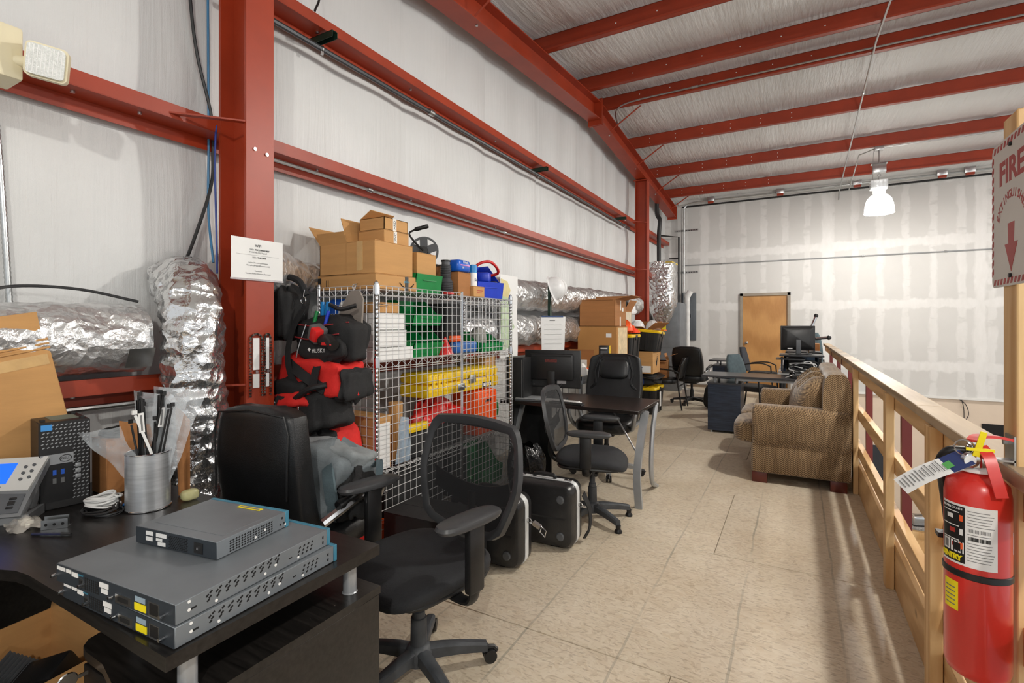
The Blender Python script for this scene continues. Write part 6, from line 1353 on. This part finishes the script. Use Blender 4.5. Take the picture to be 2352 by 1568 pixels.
# tall post with fire sign and extinguisher
tp = put('timber_post', MB().bx(.45, .54, 1.592, 1.68, 0, 1.9, .003, 1), PINE); tag(tp, 'tall square pine post carrying the fire extinguisher sign', 'post')
sg = thing('fire_sign', 'white sign with red FIRE EXTINGUISHER lettering and arrow', 'sign', (.448, 1.61, 1.67))
ENAM = mat('sign_white', (214, 212, 206), .35, 0, .03); SRED = mat('sign_red', (168, 48, 44), .4)
Ms = frame((-.003, 0, 0), (0, -1, 0), (0, 0, 1))
put('plate', MB().prism(rrect(.262, .357, .018), -.002, .0, Ms), ENAM, sg)
for k in range(11):
    for zz in (-.166, .166): put('border_stripe', MB().prism([(-.118 + .0225 * k, zz - .007), (-.107 + .0225 * k, zz - .007), (-.1 + .0225 * k, zz + .007), (-.111 + .0225 * k, zz + .007)], 0, .0006, Ms), SRED, sg)
for k in range(13):
    for xx in (-.124, .124): put('border_stripe', MB().prism([(xx - .006, -.15 + .0235 * k), (xx + .006, -.143 + .0235 * k), (xx + .006, -.13 + .0235 * k), (xx - .006, -.137 + .0235 * k)], 0, .0006, Ms), SRED, sg)
text('FIRE', .078, SRED, sg, Ms @ Matrix.Translation((0, .095, 0)), bold=.0025, sx=1.12)
for k, ch in enumerate('EXTINGUISHER'):
    a = R(148 - 116 * k / 11); text(ch, .028, SRED, sg, Ms @ Matrix.Translation((.1 * math.cos(a), -.062 + .1 * math.sin(a), 0)) @ Matrix.Rotation(a - PI / 2, 4, 'Z'), bold=.0006)
put('arrow', MB().prism([(-.02, -.03), (.02, -.03), (.016, -.078), (.04, -.078), (0, -.145), (-.04, -.078), (-.016, -.078)], 0, .0007, Ms), SRED, sg)
for zz in (.155, -.155): put('screw', MB().cyl((-.003, 0, zz), (-.008, 0, zz), .005, n=10), BLK, sg)
ex = thing('fire_extinguisher', 'red fire extinguisher hung on the pine post', 'fire extinguisher', (.376, 1.575, .577))
XR = mat('extinguisher_red', (216, 50, 42), .3, 0, .05, 5, coat=.3)
put('cylinder', MB().lathe([(.02, .0), (.045, .0), (.057, .01), (.0608, .026), (.0608, .425), (.057, .45), (.045, .463), (.03, .472), (.022, .478), (.022, .492)], 44), XR, ex)
put('band', MB().lathe([(.0612, .236), (.063, .238), (.063, .25), (.0612, .252)], 44, caps=False), BLK, ex)
def wrap(a0, a1, z0, z1, m, nm, r=.0614, n=14, parent=ex):
    return put(nm, MB().sheet(lambda u, v: (r * math.cos(R(a0 + (a1 - a0) * u)), r * math.sin(R(a0 + (a1 - a0) * u)), z0 + (z1 - z0) * v), n, 2, .0006), m, parent)
# label: angles measured from +x; the camera sees about 255 deg
wrap(185, 290, .265, .405, PAPER, 'label'); wrap(186, 237, .27, .4, BLK, 'instruction_panel', .0617)
OR = mat('label_orange', (232, 92, 40), .5)
for k, zz in enumerate((.372, .34, .308)):
    wrap(188, 226, zz + .012, zz + .014, PAPER, 'rule_line', .0619, 6)
    wrap(227, 233, zz - .006, zz + .008, OR if k != 1 else PAPER, 'pictogram', .0619, 3); wrap(200 + 6 * k, 214 + 4 * k, zz - .004, zz + .006, PAPER if k == 0 else REDINK, 'pictogram', .0619, 3)
wrap(189, 235, .292, .318, PAPER, 'pictogram_panel', .0618, 6); wrap(214, 229, .296, .314, BLK, 'pictogram', .062, 3); wrap(192, 203, .296, .314, GREYINK, 'pictogram', .062, 3)
for k in range(18):
    zz = .393 - .0026 * k * 2.55
    if k in (6, 7, 9, 10): continue
    wrap(241, 241 + 36 + (k * 7) % 9, zz, zz + .0014, GREYINK, 'print_line', .0617, 6)
for k in range(14): wrap(242 + 2.6 * k, 243.4 + 2.6 * k + (k % 3) * .5, .327, .336, INK, 'barcode_bar', .0618, 1)
for k in range(16): wrap(242 + 2.3 * k, 243.1 + 2.3 * k, .346, .354, GREYINK, 'barcode_bar', .0618, 1)
for k, ch in enumerate('SENTRY'):
    a = 187 + 8.0 * k; c = R(a); text(ch, .017, YELL, ex, Matrix.Translation((.0622 * math.cos(c), .0622 * math.sin(c), .28)) @ Matrix.Rotation(c + PI / 2, 4, 'Z') @ Matrix.Rotation(PI / 2, 4, 'X'), bold=.0008)
for k, ch in enumerate('INSTRUCCIONES'):
    c = R(188 + 3.6 * k); text(ch, .007, PAPER, ex, Matrix.Translation((.062 * math.cos(c), .062 * math.sin(c), .394)) @ Matrix.Rotation(c + PI / 2, 4, 'Z') @ Matrix.Rotation(PI / 2, 4, 'X'))
wrap(190, 224, .155, .222, YELL, 'inspection_sticker', .0614)
for k in range(5): wrap(194, 218, .165 + .01 * k, .1675 + .01 * k, GREYINK, 'print_line', .0617, 4)
wrap(338, 352, .3, .35, PAPER, 'side_sticker')
put('collar', MB().lathe([(.03, .476), (.036, .478), (.036, .484), (.03, .486)], 24), PAPER, ex)
put('valve_body', MB().lathe([(.022, .484), (.024, .5), (.019, .52), (.019, .535)], 20).box((0, 0, .525), (.03, .05, .03), None, .004), CHROME, ex)
put('gauge', MB().lathe([(.017, 0), (.017, .012), (.014, .014)], 20, Matrix.Translation((-.022, -.028, .508)) @ Matrix.Rotation(R(90), 4, 'X') @ Matrix.Rotation(R(20), 4, 'Y')), CHROME, ex)
put('gauge_face', MB().lathe([(.0125, 0), (.0125, .0008)], 20, Matrix.Translation((-.022 + .0, -.0425, .508)) @ Matrix.Rotation(R(90), 4, 'X') @ Matrix.Rotation(R(20), 4, 'Y')), PAPER, ex)
put('hose', MB().tube(curve([(-.02, .01, .52), (-.05, .01, .515), (-.062, .03, .48), (-.05, .055, .42), (-.035, .072, .3), (-.03, .074, .1)]), .011, 10), BLK, ex)
put('hose_nozzle', MB().cyl((-.03, .074, .1), (-.03, .074, .04), .013, .015, 12), BLK, ex)
put('hose_clip', MB().box((-.05, .05, .3), (.03, .03, .012)), BLK, ex)
def plate_bar(pts, w, t_, m, nm): return put(nm, MB().strap(pts, w, t_, (0, 0, 1)), m, ex)
plate_bar(curve([(-.015, -.03, .552), (.0, -.01, .56), (.035, .015, .558), (.07, .035, .55)], 4), .024, .006, XR, 'carry_handle')
put('discharge_lever', MB().strap(curve([(.0, -.03, .54), (.008, -.05, .522), (.016, -.064, .48), (.024, -.074, .438)], 5), .022, .005, (0, -1, .4)), XR, ex)
put('pull_pin_ring', MB().tube(arc((-.03, -.03, .535), .018, 0, 360, 18, 'xz')[:-1], .0018, 6, closed=True), CHROME, ex)
put('tamper_seal', MB().box((-.006, -.045, .548), (.012, .003, .06), (R(8), R(12), 0)).box((-.005, -.044, .535), (.05, .003, .007)), YELL, ex)
put('hanger_bracket', MB().bx(.0, .073, .02, .05, .5, .504).bx(.07, .0735, .02, .08, .49, .56), GALV, ex)
put('bracket_bolt', MB().cyl((.07, .065, .54), (.062, .065, .54), .007, n=6), GALV, ex)
tgp = frame((-.045, -.035, .5), (-.8, -.15, -.55), (.45, -.5, -.2))
put('inspection_tag', MB().sheet(lambda u, v: tgp @ Vector((.0 + .13 * u, -.024 + .048 * v, .012 * math.sin(u * 2.5))), 8, 2, .0006), PAPER, ex)
put('tag_header', MB().sheet(lambda u, v: tgp @ Vector((-.025 + .048 * u, -.024 + .048 * v, .001 + .004 * u)), 3, 2, .0008), mat('tag_navy', (44, 58, 110), .5), ex)
g = MB()
for k in range(12): g.box((.035 + .008 * k, 0, .0165 - .0006 * abs(k - 4)), (.002, .034 - .006 * (k % 3), .0006), None, 0, 1, tgp)
put('tag_print', g, GREYINK, ex)
put('tag_logo', MB().box((.02, .006, .012), (.016, .018, .001), None, 0, 1, tgp), mat('tag_green', (90, 170, 90), .5), ex)
# ---------------------------------------------------------------- kitchenette on the floor below
kc = thing('kitchen_cabinet', 'pine kitchen base cabinet with speckled worktop seen through the railing', 'cabinet', (2.0, 12.18, -3.3))
put('body', MB().bx(-.9, 1.2, -.27, .3, 0, .86), PINE, kc)
for k in range(4): d = put('door', MB().bx(-.86 + .5 * k, -.4 + .5 * k, -.29, -.27, .1, .66, .006), PINE, kc); put('panel', MB().bx(-.8 + .5 * k, -.46 + .5 * k, -.296, -.29, .17, .59, .006), PINE, d); put('drawer', MB().bx(-.86 + .5 * k, -.4 + .5 * k, -.29, -.27, .69, .83, .005), PINE, kc)
put('worktop', MB().bx(-.93, 1.25, -.3, .31, .86, .9, .004), mat('granite', (150, 146, 142), .3, 0, .6, 60), kc)
ts = thing('toaster', 'chrome toaster on the speckled worktop below', 'toaster', (2.08, 12.1, -2.4), 20)
put('body', MB().bx(-.17, .17, -.1, .1, .01, .19, .03, 3), CHROME, ts); put('base', MB().bx(-.16, .16, -.09, .09, 0, .02), BLK, ts); put('slot', MB().bx(-.12, .12, -.045, -.02, .185, .192).bx(-.12, .12, .02, .045, .185, .192), HOLE, ts); put('lever', MB().bx(.165, .19, -.02, .02, .1, .125), BLK, ts); put('knob', MB().cyl((.165, -.05, .06), (.185, -.05, .06), .018, n=12), CHROME, ts)
ld = put('lower_doorway', MB().bx(1.36, 1.6, 12.49, 12.53, -3.3, -1.05), mat('dark_door', (44, 46, 52), .5)); tag(ld, 'dark narrow doorway in the beige wall below', None, None, 'structure'); ld.name = 'door_2'
wc = put('wall_cable', MB().tube(curve([(2.72, 12.5, -.02), (2.82, 12.49, -.12), (2.86, 12.49, -.3), (2.8, 12.49, -.42), (2.79, 12.49, -.2), (2.76, 12.49, -.03)]), .006, 6), BLK); tag(wc, 'thin cable loop hanging on the beige lower wall', 'cable')
# office door in the end wall
dr = thing('door_1', 'plain veneered wooden door with round knob in the end wall', None, (-.575, 12.5, 0), 0, None, 'structure')
put('leaf', MB().bx(-.44, .44, -.012, .0, .01, 2.03), DOORW, dr)
FR = mat('door_frame_grey', (150, 140, 126), .5)
put('jamb', MB().bx(-.5, -.44, -.05, .0, 0, 2.09), FR, dr); put('jamb', MB().bx(.44, .5, -.05, 0, 0, 2.09), FR, dr); put('head', MB().bx(-.5, .5, -.05, 0, 2.03, 2.09), FR, dr)
kb = put('knob', MB().lathe([(.03, 0), (.03, .006), (.012, .01), (.012, .035), (.028, .045), (.03, .06), (.02, .07), (.004, .072)], 20, Matrix.Translation((-.37, -.012, .98)) @ Matrix.Rotation(R(90), 4, 'X')), CHROME, dr)
put('lock_plate', MB().lathe([(.045, 0), (.045, .004)], 20, Matrix.Translation((-.37, -.012, .68)) @ Matrix.Rotation(R(90), 4, 'X')), GALV, dr)
put_s('trim_1', MB().bx(-2.9, -1.08, 12.485, 12.5, 0, .03), WHITE, 'pale strip at the foot of the end wall')
# ---------------------------------------------------------------- high-bay lamps
def highbay(x, y, zb, label, drop):
    t = thing('pendant_lamp', label, 'lamp', (x, y, zb), 0, 'high-bay pendant lamps')
    gl = mat('lit_diffuser', (255, 250, 240), .3, emit=9.0)
    prof = [(.205, 0), (.202, .06), (.19, .15), (.165, .23), (.12, .285), (.085, .3)]
    mb = MB(); mb.lathe(prof + [(r - .006, z - .004) for r, z in prof[::-1]], 32, caps=False); put('diffuser', mb, gl, t)
    cl = mat('clear_plastic', (230, 232, 234), .08, alpha=.45)
    put('collar', MB().lathe([(.085, .3), (.085, .39), (.11, .39), (.11, .41), (.08, .41)], 20), cl, t)
    hs = MB(); hs.bx(-.11, .11, -.09, .09, .41, .53, .006)
    for k in range(5): hs.bx(-.12 + .05 * k, -.1 + .05 * k, -.1, .1, .4, .52)
    put('ballast_housing', hs, cl, t)
    put('driver_box', MB().bx(-.09, .09, -.05, .05, .66, .8, .004).bx(-.11, .11, -.06, .06, .8, .806), GALV, t)
    put('hook', MB().tube(arc((0, 0, .62), .022, -90, 200, 8), .006, 6).tube([(0, 0, .53), (0, 0, .6)], .007, 6), GALV, t)
    put('stem', MB().cyl((0, 0, .8), (0, 0, drop - .05), .013, n=10), GALV, t)
    put('junction_box', MB().bx(-.06, .06, -.045, .045, drop - .06, drop + .02, .004), GALV, t)
    put('safety_cable', MB().tube([(-.07, 0, drop - .03), (-.09, .01, .7), (-.08, 0, .5)], .003, 5), GALV, t)
    ld = bpy.data.lights.new('bulb', 'POINT'); ld.energy = LAMP_W; ld.shadow_soft_size = .06; ld.color = (1, .955, .89)
    lo = bpy.data.objects.new('bulb', ld); COL.objects.link(lo); lo.parent = t; lo.location = (0, 0, -.03)
    return t
highbay(1.2, 10.07, 3.2, 'lit white high-bay lamp hanging before the drywall end wall', 1.08)
highbay(1.14, 4.05, 3.47, 'lit high-bay lamp cut off by the top edge above the fire sign', .8)
highbay(1.12, -2.0, 3.33, 'lit high-bay lamp out of view behind the camera', .9)
for yy in (-2.0, 4.05, 10.07): highbay(7.2, yy, 3.3, 'added unseen high-bay lamp evening the light over the hall floor, ' + {-2.0: 'nearest the stairs', 4.05: 'middle of three', 10.07: 'by the end wall'}[yy], .85)  # unseen row of lamps added to even out the light
